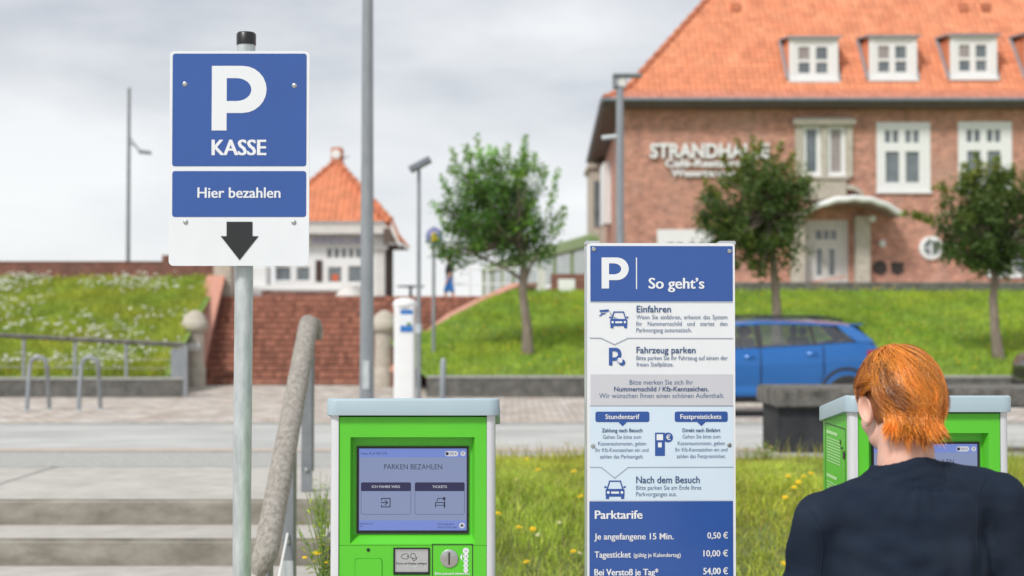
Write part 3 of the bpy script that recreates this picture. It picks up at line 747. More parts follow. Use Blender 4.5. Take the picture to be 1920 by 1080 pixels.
# terrace wall in front
wall_thing('terrace_wall', 'low grey brown terrace wall between the grass crest and the restaurant', 'wall', 4.3, 40, 50.0, 50.3, 2.55, 3.14, M['old_concrete'], None)
tb = thing('folding_table', 'orange red tilted table top on the terrace by the entrance', 'table', (11.3, 51.0, 3.14))
obj('table_top', MB().box(-.62, .62, -.3, .3, .10, .14, Matrix.Rotation(R(-10), 4, 'Y')), M['orange'], tb)
for s in (-.5, .5): obj('leg', MB().cyl((s, 0, -.1), (s, 0, .1), .02, n=6), M['grey_paint'], tb)
strip('terrace', 4.3, 40, 50.31, 3.0, 53.0, 3.0, M['concrete'])

# glazed pavilion and poster wall behind the first tree
pv = thing('glazed_pavilion', 'long green glazed shelter with a sloping roof edge behind the nearest tree', 'shelter', (0, 49, 2.5))
P0, P1 = Vector((2.75, 0, 0)), Vector((-1.55, 28, 0))
def pp(t, z): v = P0.lerp(P1, t); v.z = z; return v
for k in range(9):
    p = pp(k/8, 0); obj('post', MB().box(p.x-.06, p.x+.06, p.y-.06, p.y+.06, 0, 1.9), M['pavilion'], pv)
for k in range(8):
    a, b = pp(k/8+.012, 0), pp((k+1)/8-.012, 0)
    obj('pane', MB().add([(a.x, a.y, .75), (b.x, b.y, .75), (b.x, b.y, 1.82), (a.x, a.y, 1.82), (a.x+.02, a.y, .75), (b.x+.02, b.y, .75), (b.x+.02, b.y, 1.82), (a.x+.02, a.y, 1.82)], [(0,1,2,3),(7,6,5,4),(0,4,5,1),(3,2,6,7)]), M['pav_glass'], pv)
a, b = pp(0, 0), pp(1, 0)
for z0, z1, m_ in ((0, .6, M['brick_w']), (1.88, 2.22, M['pavilion'])):
    obj('roof_edge' if z0 > 1 else 'plinth', MB().add([(a.x-.1, a.y, z0), (b.x-.1, b.y, z0), (b.x+.25, b.y, z0), (a.x+.25, a.y, z0), (a.x-.1, a.y, z1), (b.x-.1, b.y, z1), (b.x+.25, b.y, z1), (a.x+.25, a.y, z1)],
       [(3,2,1,0),(4,5,6,7),(0,1,5,4),(1,2,6,5),(2,3,7,6),(3,0,4,7)]), m_, pv)
obj('roof_edge', MB().add([(a.x-.1, a.y, 2.2), (b.x-.1, b.y, 2.2), (b.x+.6, b.y, 2.5), (a.x+.3, a.y, 2.4)], [(0,1,2,3)]), M['pavilion'], pv)
ps = thing('poster_wall', 'short dark red wall with a white poster on the grass crest', 'wall', (1.4, 44, 2.45))
obj('wall_body', MB().box(-.2, 3.6, 0, .2, 0, .78), M['brick_w'], ps)
obj('poster', MB().box(-.02+.05, .55, -.02, -.002, .15, .62), M['white'], ps)
obj('end_post', MB().box(-.55, -.35, 0, .2, 0, .92), M['offwhite'], ps)
# promenade railing
pr = thing('promenade_railing', 'faint white railing on the promenade behind the tree', 'railing', (-1.6, 46, 2.465))
for k in range(6): obj('post', MB().cyl((k*.55-.3, 0, 0), (k*.55-.3, 0, 1.0), .025, n=8), M['white'], pr)
for z in (.5, 1.0): obj('rail', MB().cyl((-.3, 0, z), (2.45, 0, z), .022, n=8), M['white'], pr)

# ------------------------------------------------------------ kiosk on the dyke
KD = 44.0
kc = W(620, 0, KD).x; kb = Vector((kc, KD, 2.465))
ks = thing('kiosk', 'small white kiosk with an orange half hipped tiled roof on the dyke', 'kiosk', kb)
def kq(px, py, D=KD): p = W(px, py, D)-kb; return p.x, p.z
hw = 1.70; zt = kq(0, 438)[1]; ze = kq(0, 418)[1]; zlow = kq(0, 458)[1]
wins = [kq(517,0)[0], kq(546,0)[0]]
def kr(x0, x1, y0, y1): a, t = kq(x0, y0); b, c = kq(x1, y1); return (a, b, c, t)
w1 = kr(516, 546, 500, 527); w2 = kr(555, 582, 500, 527); w3 = kr(614, 642, 500, 530); w4 = kr(652, 679, 498, 530)
ups = [kr(x, x+11.5, 464, 485) for x in (612, 625.5, 639, 652.5, 666)]
allh = [w1, w2, w3, w4]+ups
obj('wall', lattice(MB(), -hw, hw, 0, zt, allh, 0, .15), M['white'], ks)
obj('wall', MB().box(-hw, -hw+.15, .151, 3.0, 0, zlow).box(hw-.15, hw, .151, 3.0, 0, zlow).box(-hw, hw, 3.001, 3.1, 0, zlow), M['brown_dark'], ks, label='dark brown side walls')
obj('inner_wall', MB().box(-hw+.16, hw-.16, 1.2, 1.3, 0, zt), M['grey_paint'], ks)
for h in allh:
    wi = obj('window', lattice(MB(), h[0]+.001, h[1]-.001, h[2]+.001, h[3]-.001, [(h[0]+.03, h[1]-.03, h[2]+.03, h[3]-.03)], .02, .1), M['white'], ks)
    obj('pane', MB().box(h[0]+.03, h[1]-.03, .06, .065, h[2]+.03, h[3]-.03), M['pane'], wi)
h = kr(592, 604, 488, 527); obj('menu_board', MB().box(h[0], h[1], -.04, -.002, h[2], h[3]), M['brown_dark'], ks)
h = kr(622, 634, 514, 527); obj('menu_card', MB().box(h[0], h[1], .035, .045, h[2], h[3]), M['orange'], ks)
h = kr(700, 728, 440, 468); obj('side_board', MB().box(h[0], h[1], -.10, -.06, h[2], h[3]), M['white'], ks)
h = kr(704, 722, 470, 548); obj('wall', MB().box(h[0], h[1]-.05, -.03, -.002, h[2]-.1, h[3]), M['offwhite'], ks)
h = kr(585, 690, 443, 458); mb = MB(); mb.box(kr(505,0,0,0)[0], h[1]+.1, -.05, -.002, h[2]-.06, h[3]+.06); bd = obj('name_board', mb, M['offwhite'], ks)
mb = MB(); put_text(mb, 'WINDSCHILL', h[0], h[1], h[2]+.02, (h[3]-h[2])*.85, -.055, .008); obj('lettering', mb, M['faded_blue'], bd)
obj('fascia', MB().box(-hw-.12, hw+.12, -.45, -.36, zt-.03, ze-.02), M['offwhite'], ks)
obj('soffit', MB().box(-hw-.1, hw+.1, -.355, -.001, zt-.02, zt+.02), M['soffit'], ks)
# roof: front half hip + two long slopes
xe = 2.22; ap = kq(620, 303, KD+1.6); apy, apz = 1.6, ap[1]; hx = kq(737, 0)[0]
roof = MB()
FLe, FRe = (-hx, -.5, ze), (hx, -.5, ze); A_ = (0, apy, apz)
roof.add([FLe, FRe, A_], [(0,1,2)])
lowL, lowR = (-xe, -.55, zlow+.04), (xe, -.55, zlow+.04)
roof.add([FRe, lowR, (xe, 3.3, zlow+.04), (0, 3.3, apz), A_], [(0,1,2,3,4)])
roof.add([FLe, A_, (0, 3.3, apz), (-xe, 3.3, zlow+.04), lowL], [(0,1,2,3,4)])
kf = obj('roof', roof, M['tile'], ks)
for s in (-1, 1):
    obj('bargeboard', MB().add([(s*hx, -.56, ze+.02), (s*xe, -.60, zlow+.05), (s*xe, -.60, zlow-.16), (s*(hx-.02), -.56, ze-.24),
        (s*hx, -.50, ze+.02), (s*xe, -.54, zlow+.05), (s*xe, -.54, zlow-.16), (s*(hx-.02), -.50, ze-.24)],
        [(0,1,2,3),(7,6,5,4),(0,4,5,1),(1,5,6,2),(2,6,7,3),(3,7,4,0)]), M['offwhite'], ks)
    obj('soffit', MB().add([(s*hw, -.5, zlow-.02), (s*xe, -.5, zlow-.02), (s*xe, 3.3, zlow-.02), (s*hw, 3.3, zlow-.02)], [(0,1,2,3)]).add([(s*(hw+.0), -.49, zlow), (s*xe, -.49, zlow), (s*hx, -.49, ze-.2), (s*hw, -.49, ze-.2)], [(0,1,2,3)]), M['soffit'], ks)
vv = Vector((0, apy+.5, apz-ze)); Ls = vv.length; tk = .185
tiles(kf, FLe, (1,0,0), vv, int(2*hx/tk)+1, int(Ls/.215)+1, tk, .215, lambda u, v: 1 if v < Ls-.1 and abs(u-hx) < hx*(1-v/Ls)+.05 else 0, M['tile'], 300, h=.032)
d_ = Vector(FRe)-Vector(A_)
sv = (Vector((0,3.3,apz))-Vector((xe,3.3,zlow+.04)));
tiles(kf, lowR, (0,1,0), sv, 20, int(sv.length/.215), tk, .215, lambda u, v: 1 if u > max(0, (v/sv.length-.33)*3.1) else 0, M['tile'], 0, h=.032)
hp = MB()
for s in (-1, 1):
    a, b = Vector((s*hx, -.5, ze)), Vector(A_)
    for k in range(11): hp.tube([a.lerp(b, k/11)+Vector((0,0,.06)), a.lerp(b, (k+1.15)/11)+Vector((0,0,.03))], [.09,.075], 8)
    a = Vector((s*xe, -.55, zlow+.05))
    b = Vector((s*hx, -.5, ze)); hp.tube([a+Vector((0,0,.03)), b+Vector((0,0,.05))], .06, 8)
hp.tube([Vector(A_)+Vector((0,0,.05)), (0, 3.3, apz+.05)], .09, 8)
obj('ridge_tiles', hp, M['ridge'], kf, kind='stuff', smooth=True)
chm = obj('chimney', MB().box(-.17, .19, apy-.15, apy+.35, apz-.25, apz+.45), M['ridge'], kf, bevel=.03)
obj('chimney_face', MB().lathe((0, apy-.15, apz+.22), [(.15,.0),(.15,.03),(0,.04)], 20, 'y'), M['white'], kf)
obj('vane', MB().tube([(.15, apy+.1, apz+.1), (.42, apy+.1, apz+.2)], .02, 6), M['gutter'], kf)
# low walls in front of the kiosk
p = W(490, 545, 42.0); p2 = W(638, 545, 42.0)
lw = thing('brick_parapet', 'low brick parapet with a white coping in front of the kiosk', 'wall', ((p.x+p2.x)/2, 42.0, 2.465))
hwid = (p2.x-p.x)/2
obj('wall_body', MB().box(-hwid, hwid, 0, .3, -.05, .18), M['brick_w'], lw)
obj('coping', MB().box(-hwid-.08, hwid+.08, -.06, .36, .20, .36), M['white'], lw, bevel=.03)
obj('bracket', MB().box(-hwid, -hwid+.1, -.03, .33, .181, .199).box(hwid-.1, hwid, -.03, .33, .181, .199), M['white'], lw)
p = W(438, 530, 42.5)
lw = thing('white_block', 'white rendered block left of the kiosk behind the sign post', 'wall', (p.x+.25, 42.6, 2.465))
obj('wall_body', MB().box(-.5, .72, 0, .8, 0, .95).box(-.5, .9, -.3, -.01, 0, .35), M['white'], lw, bevel=.03)
p = W(655, 545, 42.2)
lw = thing('white_planter', 'pale tapering planter beside the brick parapet', 'planter', (p.x, 42.2, 2.465))
obj('planter_body', MB().lathe((0,0,0), [(.42,0),(.44,.06),(.30,.28),(.30,.34),(.26,.34),(.24,.3)], 20), M['offwhite'], lw, smooth=True)

# ------------------------------------------------------------ trees
def leaf_cloud(centres, sds, counts, size, seed, top, tipc, flat=.5, tiprange=.9):
    g = np.random.default_rng(seed); P = []; T = []
    for (c, sd, n, hue) in zip(centres, sds, counts, tipc):
        p = g.normal(0, 1, (n, 3)); p *= sd/np.maximum(1, np.linalg.norm(p, axis=1)[:, None]/1.9)
        P.append(np.array(c)+p); t = np.ones((n, 3))*np.array(hue)*g.uniform(.75, 1.3, (n, 1)); T.append(t)
    P = np.concatenate(P); T = np.concatenate(T); n = len(P)
    nr = g.normal(0, 1, (n, 3)); nr[:, 2] = np.abs(nr[:, 2])+flat; nr /= np.linalg.norm(nr, axis=1)[:, None]
    a = np.cross(nr, g.normal(0, 1, (n, 3))); a /= np.linalg.norm(a, axis=1)[:, None]; b = np.cross(nr, a)
    s = size*g.uniform(.6, 1.3, (n, 1))
    q0 = P-a*s*.5; q1 = P+b*s*.32-nr*s*.06; q2 = P+a*s*.5-nr*s*.1; q3 = P-b*s*.32-nr*s*.06
    V = np.stack([q0, q1, q2, q3], 1).reshape(-1, 3)
    me = bpy.data.meshes.new('leaves'); me.vertices.add(4*n); me.vertices.foreach_set('co', V.ravel().astype(np.float32))
    me.loops.add(4*n); me.loops.foreach_set('vertex_index', np.arange(4*n, dtype=np.int32))
    me.polygons.add(n); me.polygons.foreach_set('loop_start', np.arange(0, 4*n, 4, dtype=np.int32)); me.update()
    ca = me.color_attributes.new('tint', 'FLOAT_COLOR', 'POINT')
    ca.data.foreach_set('color', np.concatenate([np.repeat(T, 4, 0), np.ones((4*n, 1))], 1).astype(np.float32).ravel())
    return me
def tree(label, px, D, base_z, trunk, crown, lobes, size, lm, seed, tips, shoots=(), extra_limbs=()):
    """trunk: px path [(px,py)...]; lobes: (px,py,rx_px,ry_px) ellipses in the picture turned into real volumes"""
    base = W(px, 600, D); base.z = base_z
    t = thing('tree', label, 'tree', base, 0, 'young trees on the dyke bank')
    k = D/F
    pts = [W(x, y, D)-base for x, y in trunk]; pts[0].z = -.1
    n = len(pts); r = [(.115-.055*i/(n-1)) for i in range(n)]; r[0] = .15
    tb = MB().tube(pts, r, 10)
    g = random.Random(seed); fork = pts[-2]; lim = MB()
    cen, sds, cnt, hue = [], [], [], []
    for (lx, ly, rx, ry, nn) in lobes:
        c = W(lx, ly, D)-base; Rx, Rz = rx*k, ry*k
        for i in range(int(nn*(.95 if seed == 3 else 1.12))):
            while True:
                v = Vector((g.uniform(-1,1), g.uniform(-1,1), g.uniform(-1,1)))
                if .25 < v.length < 1: break
            out = g.random() < .16; v = v.normalized()*g.uniform(1.05, 1.28) if out else v*.98
            p = Vector((c.x+v.x*Rx, c.y+v.y*Rx*.95, c.z+v.z*Rz)); cen.append(tuple(p)); sds.append(g.uniform(.075, .15)); cnt.append(g.randint(10, 22) if out else g.randint(34, 64))
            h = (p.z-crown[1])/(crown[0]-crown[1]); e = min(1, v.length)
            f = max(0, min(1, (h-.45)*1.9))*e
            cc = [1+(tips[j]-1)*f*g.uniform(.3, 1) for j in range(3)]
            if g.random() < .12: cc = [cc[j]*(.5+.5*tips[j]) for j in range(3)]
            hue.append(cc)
            if i % 3 == 0:
                m_ = fork.lerp(p, .5)+Vector((g.uniform(-.1,.1), g.uniform(-.1,.1), -.06)); lim.tube([fork, m_, p], [.035, .022, .008], 6)
    for sh in shoots:                                    # upright leading shoots
        a = W(sh[0], sh[1], D)-base; b = W(sh[2], sh[3], D)-base; dy = g.uniform(-.5, .5); a.y += dy; b.y += dy
        lim.tube([a, b], [.01, .004], 5)
        m_ = max(3, int((b-a).length/.06))
        for i in range(m_+1):
            cen.append(tuple(a.lerp(b, i/m_))); sds.append(.045+.02*(1-i/m_)); cnt.append(11); hue.append([tips[j]*g.uniform(.85,1.15) for j in range(3)])
    for el in extra_limbs: lim.tube([W(x, y, D)-base for x, y in el], [.05]+[.03]*(len(el)-1), 7)
    obj('trunk', tb, M['bark'], t, smooth=True); obj('limbs', lim, M['bark'], t, smooth=True)
    o = obj('crown', leaf_cloud(cen, sds, cnt, size, seed, crown[0], hue), lm, t)
    return t
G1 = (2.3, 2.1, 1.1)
tree('bright green tree with a dense round crown leaning left over the stair flank', 990, 31.6, zR(31.6),
     [(990, 672), (988, 610), (980, 550), (982, 500), (970, 450), (955, 400)], (4.6, 2.6),
     [(905, 420, 82, 72, 95), (965, 420, 72, 80, 80), (900, 330, 55, 55, 42), (965, 335, 52, 55, 38), (850, 455, 42, 42, 30), (1010, 460, 30, 45, 18), (935, 380, 95, 90, 60), (870, 370, 40, 60, 20)],
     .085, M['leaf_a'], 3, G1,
     shoots=[(900,300,893,252), (985,330,984,255), (975,330,980,275), (860,330,850,285), (1030,390,1044,325), (1035,430,1056,390), (925,300,930,280), (880,300,872,270), (1015,350,1022,310), (845,370,828,330), (838,430,815,380), (1000,320,1003,290), (830,460,806,440), (950,300,952,268), (1040,440,1060,400)],
     extra_limbs=[[(980, 525), (950, 505), (915, 488), (880, 470)], [(984, 530), (995, 500), (1012, 470)]])
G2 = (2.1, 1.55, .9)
tree('dark green round tree with reddish tips in front of the restaurant entrance', 1455, 32.5, zR(32.5),
     [(1457, 640), (1456, 570), (1452, 520), (1448, 470), (1440, 400), (1430, 360)], (4.6, 2.4),
     [(1415, 400, 92, 100, 120), (1440, 330, 60, 52, 45), (1385, 460, 62, 52, 45), (1450, 460, 58, 55, 45), (1350, 400, 42, 42, 25), (1490, 380, 34, 45, 24), (1400, 340, 50, 45, 22)],
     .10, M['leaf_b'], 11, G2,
     shoots=[(1400,300,1385,262), (1430,290,1432,262), (1450,300,1462,270), (1345,370,1318,345), (1500,360,1525,330), (1475,310,1490,285), (1340,420,1305,405), (1370,320,1352,295), (1415,290,1412,258), (1510,400,1530,385)])
tree('dark green tree with a long low twig reaching left at the right edge', 1872, 31.0, zR(31.0),
     [(1874, 682), (1866, 620), (1862, 560), (1866, 520), (1850, 470), (1840, 420)], (4.2, 2.3),
     [(1840, 420, 78, 85, 90), (1850, 350, 60, 45, 36), (1900, 410, 62, 82, 70), (1800, 440, 40, 52, 28), (1890, 480, 50, 36, 24), (1840, 490, 40, 22, 16), (1950, 400, 55, 90, 40)],
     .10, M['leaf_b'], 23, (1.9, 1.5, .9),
     shoots=[(1760,410,1702,398), (1745,412,1715,400), (1840,320,1836,288), (1880,320,1880,292), (1820,330,1808,305), (1860,320,1862,298), (1910,330,1916,305), (1785,380,1765,345)])

# ------------------------------------------------------------ lamp posts, sign posts
def post(name, label, cat, px, D, ztop, r0, r1, m, zb=None):
    b = W(px, 600, D); b.z = gz(D) if zb is None else zb
    t = thing(name, label, cat, b); h = ztop-b.z
    obj('pole', MB().tube([(0,0,-.1), (0,0,h*.5), (0,0,h)], [r0, (r0+r1)/2, r1], 18), m, t, smooth=True); return t, h
t, h = post('lamp_post', 'tall plain grey lamp post rising out of the top of the picture', 'lamp post', 688, 15, 7.2, .079, .048, M['grey_pole'])
obj('hatch', MB().box(-.035, .035, -.084, -.055, .55, .85), M['zinc'], t, bevel=.004)
obj('arm', MB().tube([(0,0,h-.05), (.2,0,h+.05), (.8,0,h+.1)], [.03,.03,.025], 8), M['grey_pole'], t, smooth=True)
obj('lamp_head', MB().box(.7, 1.25, -.12, .12, h+.04, h+.14), M['grey_paint'], t, bevel=.03)
t, h = post('lamp_post', 'grey lamp post with a flat lantern in front of the restaurant corner', 'lamp post', 1163, 22, W(0, 160, 22).z, .068, .058, M['grey_pole'])
obj('lamp_head', MB().box(-.11, .34, -.11, .11, h+.13, h+.17).box(-.11, -.05, -.08, .08, h-.05, h+.13), M['grey_paint'], t, bevel=.008)
obj('lantern_glass', MB().box(-.03, .10, -.07, .07, h-.04, h+.129), M['cream_glass'], t, bevel=.02)
obj('bracket', MB().tube([(0,0,h-.79), (-.12,0,h-.80), (-.28,0,h-.82)], [.03,.035,.035], 8), M['zinc'], t, smooth=True)
t, h = post('solar_lamp', 'thin pole with a tilted solar panel lamp head behind the left ticket machine', 'solar lamp', 785, 23, W(0, 318, 23).z, .040, .030, M['grey_pole'])
obj('solar_panel', MB().box(-.19, .19, -.16, .16, -.045, .045, Matrix.Translation((.02, 0, h+.08)) @ Matrix.Rotation(R(-28), 4, 'Y')), M['gutter'], t, bevel=.01)
obj('clamp', MB().lathe((0,0,0), [(.055, h-2.65), (.055, h-2.5)], 14), M['zinc'], t, smooth=True)
t, h = post('street_sign', 'round blue sign on a thin grey pole at the foot of the green bank', 'sign', 813, 31.7, W(0, 425, 31.7).z, .042, .036, M['grey_pole'], zR(31.7))
obj('sign_plate', MB().lathe((.02,-.06,h-.22), [(.20,0),(.20,.012),(0,.013)], 26, 'y'), M['faded_blue'], t)
obj('symbol', MB().prism([(-.06,h-.33),(.10,h-.33),(.07,h-.14),(-.04,h-.14)], -.082, -.076), M['bloom_yellow'], t)
p = W(240, 490, 47)
t = thing('lamp_post', 'slim dark lamp post with a small side lantern beyond the brick wall at left', 'lamp post', (p.x, 47, 2.465))
ht = W(0, 165, 47).z-2.465; hl = W(0, 286, 47).z-2.465
obj('pole', MB().tube([(0,0,0), (0,0,ht)], [.075, .05], 10), M['grey_paint'], t, smooth=True)
obj('arm', MB().tube([(0,0,hl+.55), (.25,0,hl+.2), (.38,0,hl+.05)], .02, 6).tube([(0,0,hl+.32), (.2,0,hl+.25), (.40,0,hl+.02)], .035, 6), M['grey_paint'], t)
obj('lamp_head', MB().prism([(.33,hl-.03),(.74,hl-.06),(.72,hl+.04),(.40,hl+.08)], -.12, .12), M['grey_paint'], t, bevel=.01)
# white ticket pillar and short post
b = W(759, 600, 18); b.z = gz(18)
t = thing('ticket_pillar', 'slim white ticket pillar with a blue edged notice behind the left machine', 'ticket pillar', b)
hp_ = W(0, 575, 18).z-b.z
obj('column', MB().prism(rrect(-.13, .13, -.12, .12, .035), 0, hp_, 'z'), M['white'], t, smooth=True)
obj('cap', MB().lathe((0,0,0), [(.15,hp_),(.155,hp_+.04),(.12,hp_+.09),(.04,hp_+.11),(0,hp_+.112)], 20), M['white'], t, smooth=True)
def tl(px, py, D=18): p = W(px, py, D)-b; return p.x, p.z
(xa, z1), (xb, z0) = tl(752, 581), tl(775, 622); zz = z1-z0
obj('notice', MB().box(xa, xb, -.126, -.1205, z0, z1), M['sign_white'], t)
obj('notice_band', MB().box(xa, xb, -.130, -.1265, z1-.2*zz, z1).box(xa, xb, -.130, -.1265, z0, z0+.28*zz), M['blue_flat'], t)
obj('notice_mark', MB().box(xa+.08, xb-.02, -.130, -.1265, z0+.30*zz, z0+.42*zz), M['stem'], t)
b = W(831, 600, 21); b.z = gz(21)
t = thing('short_post', 'short slanting grey metal post right of the white ticket pillar', 'post', b)
hb = W(0, 672, 21).z-b.z
obj('post_body', MB().tube([(-.02,0,0), (0,0,hb-.04), (.01,0,hb)], [.042,.042,.022], 12), M['grey_pole'], t, smooth=True)
obj('foot', MB().lathe((-.02,0,0), [(.07,0),(.07,.03),(.045,.05)], 14), M['zinc'], t, smooth=True)
p = W(770, 545, 43)
t = thing('cafe_table', 'small dark round table on the promenade right of the kiosk', 'table', (p.x, 43, 2.465))
obj('table_top', MB().lathe((0,0,0), [(.42,.33),(.42,.37),(0,.375)], 20), M['black'], t)
obj('leg', MB().lathe((0,0,0), [(.16,0),(.05,.06),(.04,.30),(.18,.329)], 12), M['black'], t)

# bicycle racks
def rack(px, label):
    b = W(px, 772, 24.6); b.z = .2
    t = thing('bicycle_rack', label, 'bicycle rack', b, 0, 'grey bicycle hoops on the square')
    s = .145; pts = [(-s, 0, 0), (-s, .12, .74)]+[(-s*math.cos(R(a)), .14, .78+s*math.sin(R(a))) for a in range(0, 181, 20)]+[(s, .16, .74), (s, .30, 0)]
    obj('hoop', MB().tube(pts, .038, 10), M['grey_pole'], t, smooth=True)
    for x, y in ((-s, 0), (s, .30)): obj('foot_plate', MB().lathe((x, y, 0), [(.07,0),(.07,.012),(.05,.02)], 12), M['zinc'], t)
    return t
rack(66, 'left of the two grey bicycle hoops on the square'); rack(163, 'right of the two grey bicycle hoops on the square')

# concrete bench
b = W(1458, 845, 12.4); bt = thing('concrete_bench', 'dark weathered concrete bench with a thick slab seat on the path', 'bench', (b.x, 12.4, gz(12.4)), R(0))
zt_ = W(0, 729, 12.4).z-gz(12.4)
obj('seat_slab', MB().box(-.02, 3.1, -.02, .95, zt_-.165, zt_), M['bench_slab'], bt, bevel=.018, seg=3)
obj('leg', MB().box(.02, .43, .05, .85, -.1, zt_-.166), M['bench_leg'], bt, bevel=.008)
obj('leg', MB().box(2.5, 2.92, .05, .85, -.1, zt_-.166), M['bench_leg'], bt, bevel=.008)

# ------------------------------------------------------------ handrail
hr = thing('handrail', 'weathered grey wooden handrail on flat steel posts beside the concrete steps', 'handrail', (-1.15, 7, .3))
o_ = Vector((-1.15, 7, .3))
A, B = Vector((-1.265, 8.85, 1.71)), Vector((-.985, 5.72, .80))
pts = [A+Vector((.050,.05,-.10)), A+Vector((.046,.05,-.05)), A+Vector((.030,.05,-.012)), A+Vector((.0,.0,.0))]; n_ = 18
for i in range(1, n_+1): pts.append(A.lerp(B, i/n_))
pts += [B+Vector((-.012,-.05,-.035)), B+Vector((-.035,-.055,-.075))]
rr = [.028, .040, .052, .060]+[.060-.009*i/n_+.001*math.sin(i*2.3) for i in range(1, n_+1)]+[.046, .036]
mb = MB().tube([p-o_ for p in pts], rr, 20)
me = tomesh('rail', mb)
ro = obj('rail', me, M['wood'], hr, smooth=True, sharp=70)
def flatpost(x, D, zt, zb, wd=.058, dp=.02, tilt=0):
    return obj('post', MB().box(x-wd/2+1.15, x+wd/2+1.15, D-7, D-7+dp, zb-.3, zt-.3).box(x+wd/2-.012+1.15, x+wd/2+1.15, D-7+dp, D-7+.10, zb-.3+.12, zt-.3), M['grey_paint'], hr, bevel=.003)
flatpost(-1.262, 8.76, 1.66, .68, .066)
flatpost(-1.130, 7.20, 1.22, .23, .058)
flatpost(-1.005, 5.80, .78, 0, .04)
obj('worn_patch', MB().box(-1.160+1.15, -1.102+1.15, .196, .1995, .07, .22), M['zinc'], hr)
for (x, D, z) in ((-1.262, 8.755, .82), (-1.130, 7.195, .62)):
    obj('bolt', MB().lathe((x+1.15, D-7, z-.3), [(.012,0),(.012,.008),(0,.012)], 10, 'y'), M['steel'], hr)
obj('tie_cord', MB().tube([(.02, .19, .36), (-.0, .1, .2), (-.03, -.1, -.1), (-.05, -.3, -.28)], .0055, 6), M['white'], hr)

# ------------------------------------------------------------ the two parking signs
S1 = 606.0; SD = 2667/S1
c1 = W(449, 300, SD)
ks1 = thing('parking_sign', 'tall blue and white P KASSE parking sign with a black arrow on a steel pole', 'sign', (c1.x, SD, 0))
def s1(px, py): return (px-449)/S1, W(0, py, SD).z
topz = s1(0, 62)[1]
obj('pole', MB().tube([(.025*0+.006, .05, -.1), (.003, .05, 1.2), (.008+.002, .05, topz)], [.0285]*3, 28), M['zinc'], ks1, smooth=True, sharp=60)
obj('pole_cap', MB().lathe((.010, .05, 0), [(.0305, topz-.028), (.0305, topz+.006), (.027, topz+.011), (0, topz+.012)], 28), M['black'], ks1, smooth=True)
tilt = -.5
def rotp(o, a): o.rotation_euler = (0, R(a), 0)
def r1(x0, x1, y0, y1, r, mb=None):
    (a, zt), (b, zb) = s1(x0, y0), s1(x1, y1); return rrect(a, b, zb, zt, r/S1)
bo = obj('board', MB().prism(r1(317.5, 580.5, 96, 498.5, 9), -.004, 0), M['sign_white'], ks1, smooth=True)
obj('edge_backing', MB().prism(r1(318.5, 579.5, 97, 497.5, 9), .0005, .004), M['alu'], ks1, smooth=True)
pr1 = obj('blue_field', MB().flat(r1(323, 575, 101, 312, 5), -.0048), M['sign_blue'], bo)
obj('blue_field', MB().flat(r1(323.5, 575, 321, 407, 5), -.0048), M['sign_blue'], bo)
mb = MB(); (a, zt), (b_, zb) = s1(397, 124), s1(500, 245); big_P(mb, a, b_, zt, zb, -.0056); obj('lettering', mb, M['sign_white'], bo)
def t1(s, x0, x1, yb, cap, bold):
    (a, z), (b_, _) = s1(x0, yb), s1(x1, yb); mb = MB(); put_text(mb, s, a, b_, z, cap/S1, -.0056, bold); return obj('lettering', mb, M['sign_white'], bo)
t1('KASSE', 397, 500, 291, 29, .035); t1('Hier bezahlen', 371, 527, 371, 19.5, .022)
ar = [s1(*p) for p in ((426,416),(474.5,416),(474.5,443),(486,443),(450.5,488),(415,443),(426,443))]
obj('arrow', MB().flat(ar[::-1], -.0056), M['sign_black'], bo)
for (px, py) in ((346,158),(552,161),(349,416.5),(552,417)):
    x, z = s1(px, py)
    sc_ = obj('screw', MB().lathe((x, -.004, z), [(.0078,0),(.0078,.0012),(.0062,.003),(.003,.0036),(.0028,.002),(0,.002)], 16, 'y'), M['steel'], ks1, smooth=True)
for zz_ in (s1(0,165)[1], s1(0,417)[1]): obj('clamp', MB().box(-.06, .07, .004, .02, zz_-.015, zz_+.015).lathe((.008,.05,zz_-.015), [(.032,0),(.032,.03)], 20), M['alu'], ks1)
for o in kids(ks1):
    pass

S2 = 671.0; D2 = 2667/S2
c2 = W(1239, 700, D2)
ib = thing('info_board', 'tall white and blue parking instruction board headed So geht\'s with a tariff list', 'sign', (c2.x, D2, 0), R(1.2))
def s2(px, py): return (px-1239)/S2, W(0, py, D2).z
(a, zt), (b_, zb) = s2(1099.5, 456), s2(1378.5, 1330)
obj('frame', MB().prism(rrect(a, b_, zb, zt, 7/S2), .0, .022), M['alu'], ib, smooth=True)
pn = obj('panel', MB().prism(rrect(a+.002, b_, zb+.002, zt, 7/S2), -.003, -.0002), M['sign_white'], ib, smooth=True)
for x0, x1 in ((1098, 1126), (1350, 1381)):
    (a_, z_), (b2_, _) = s2(x0, 451.5), s2(x1, 451.5); obj('bracket', MB().box(a_, b2_, .0, .05, z_-.012, z_), M['alu'], ib, bevel=.002)
    xm = (a_+b2_)/2; obj('post', MB().prism(rrect(xm-.02, xm+.02, .024, .064, .004), -.1, z_-.013, 'z'), M['zinc'], ib)
def fld(x0, x1, y0, y1, m, d=-.0038, name='print_field'):
    (a, zt), (b, zb) = s2(x0, y0), s2(x1, y1); return obj(name, MB().rect(a, b, zb, zt, d), m, pn)
fld(1107, 1374.5, 461.5, 565, M['sign_blue']); fld(1107, 1374, 702, 760, M['sign_grey']); fld(1106, 1374, 762, 938, M['sign_pale']); fld(1104.5, 1373.5, 939.5, 1290, M['sign_blue'])
TX = {}; NT = [0]
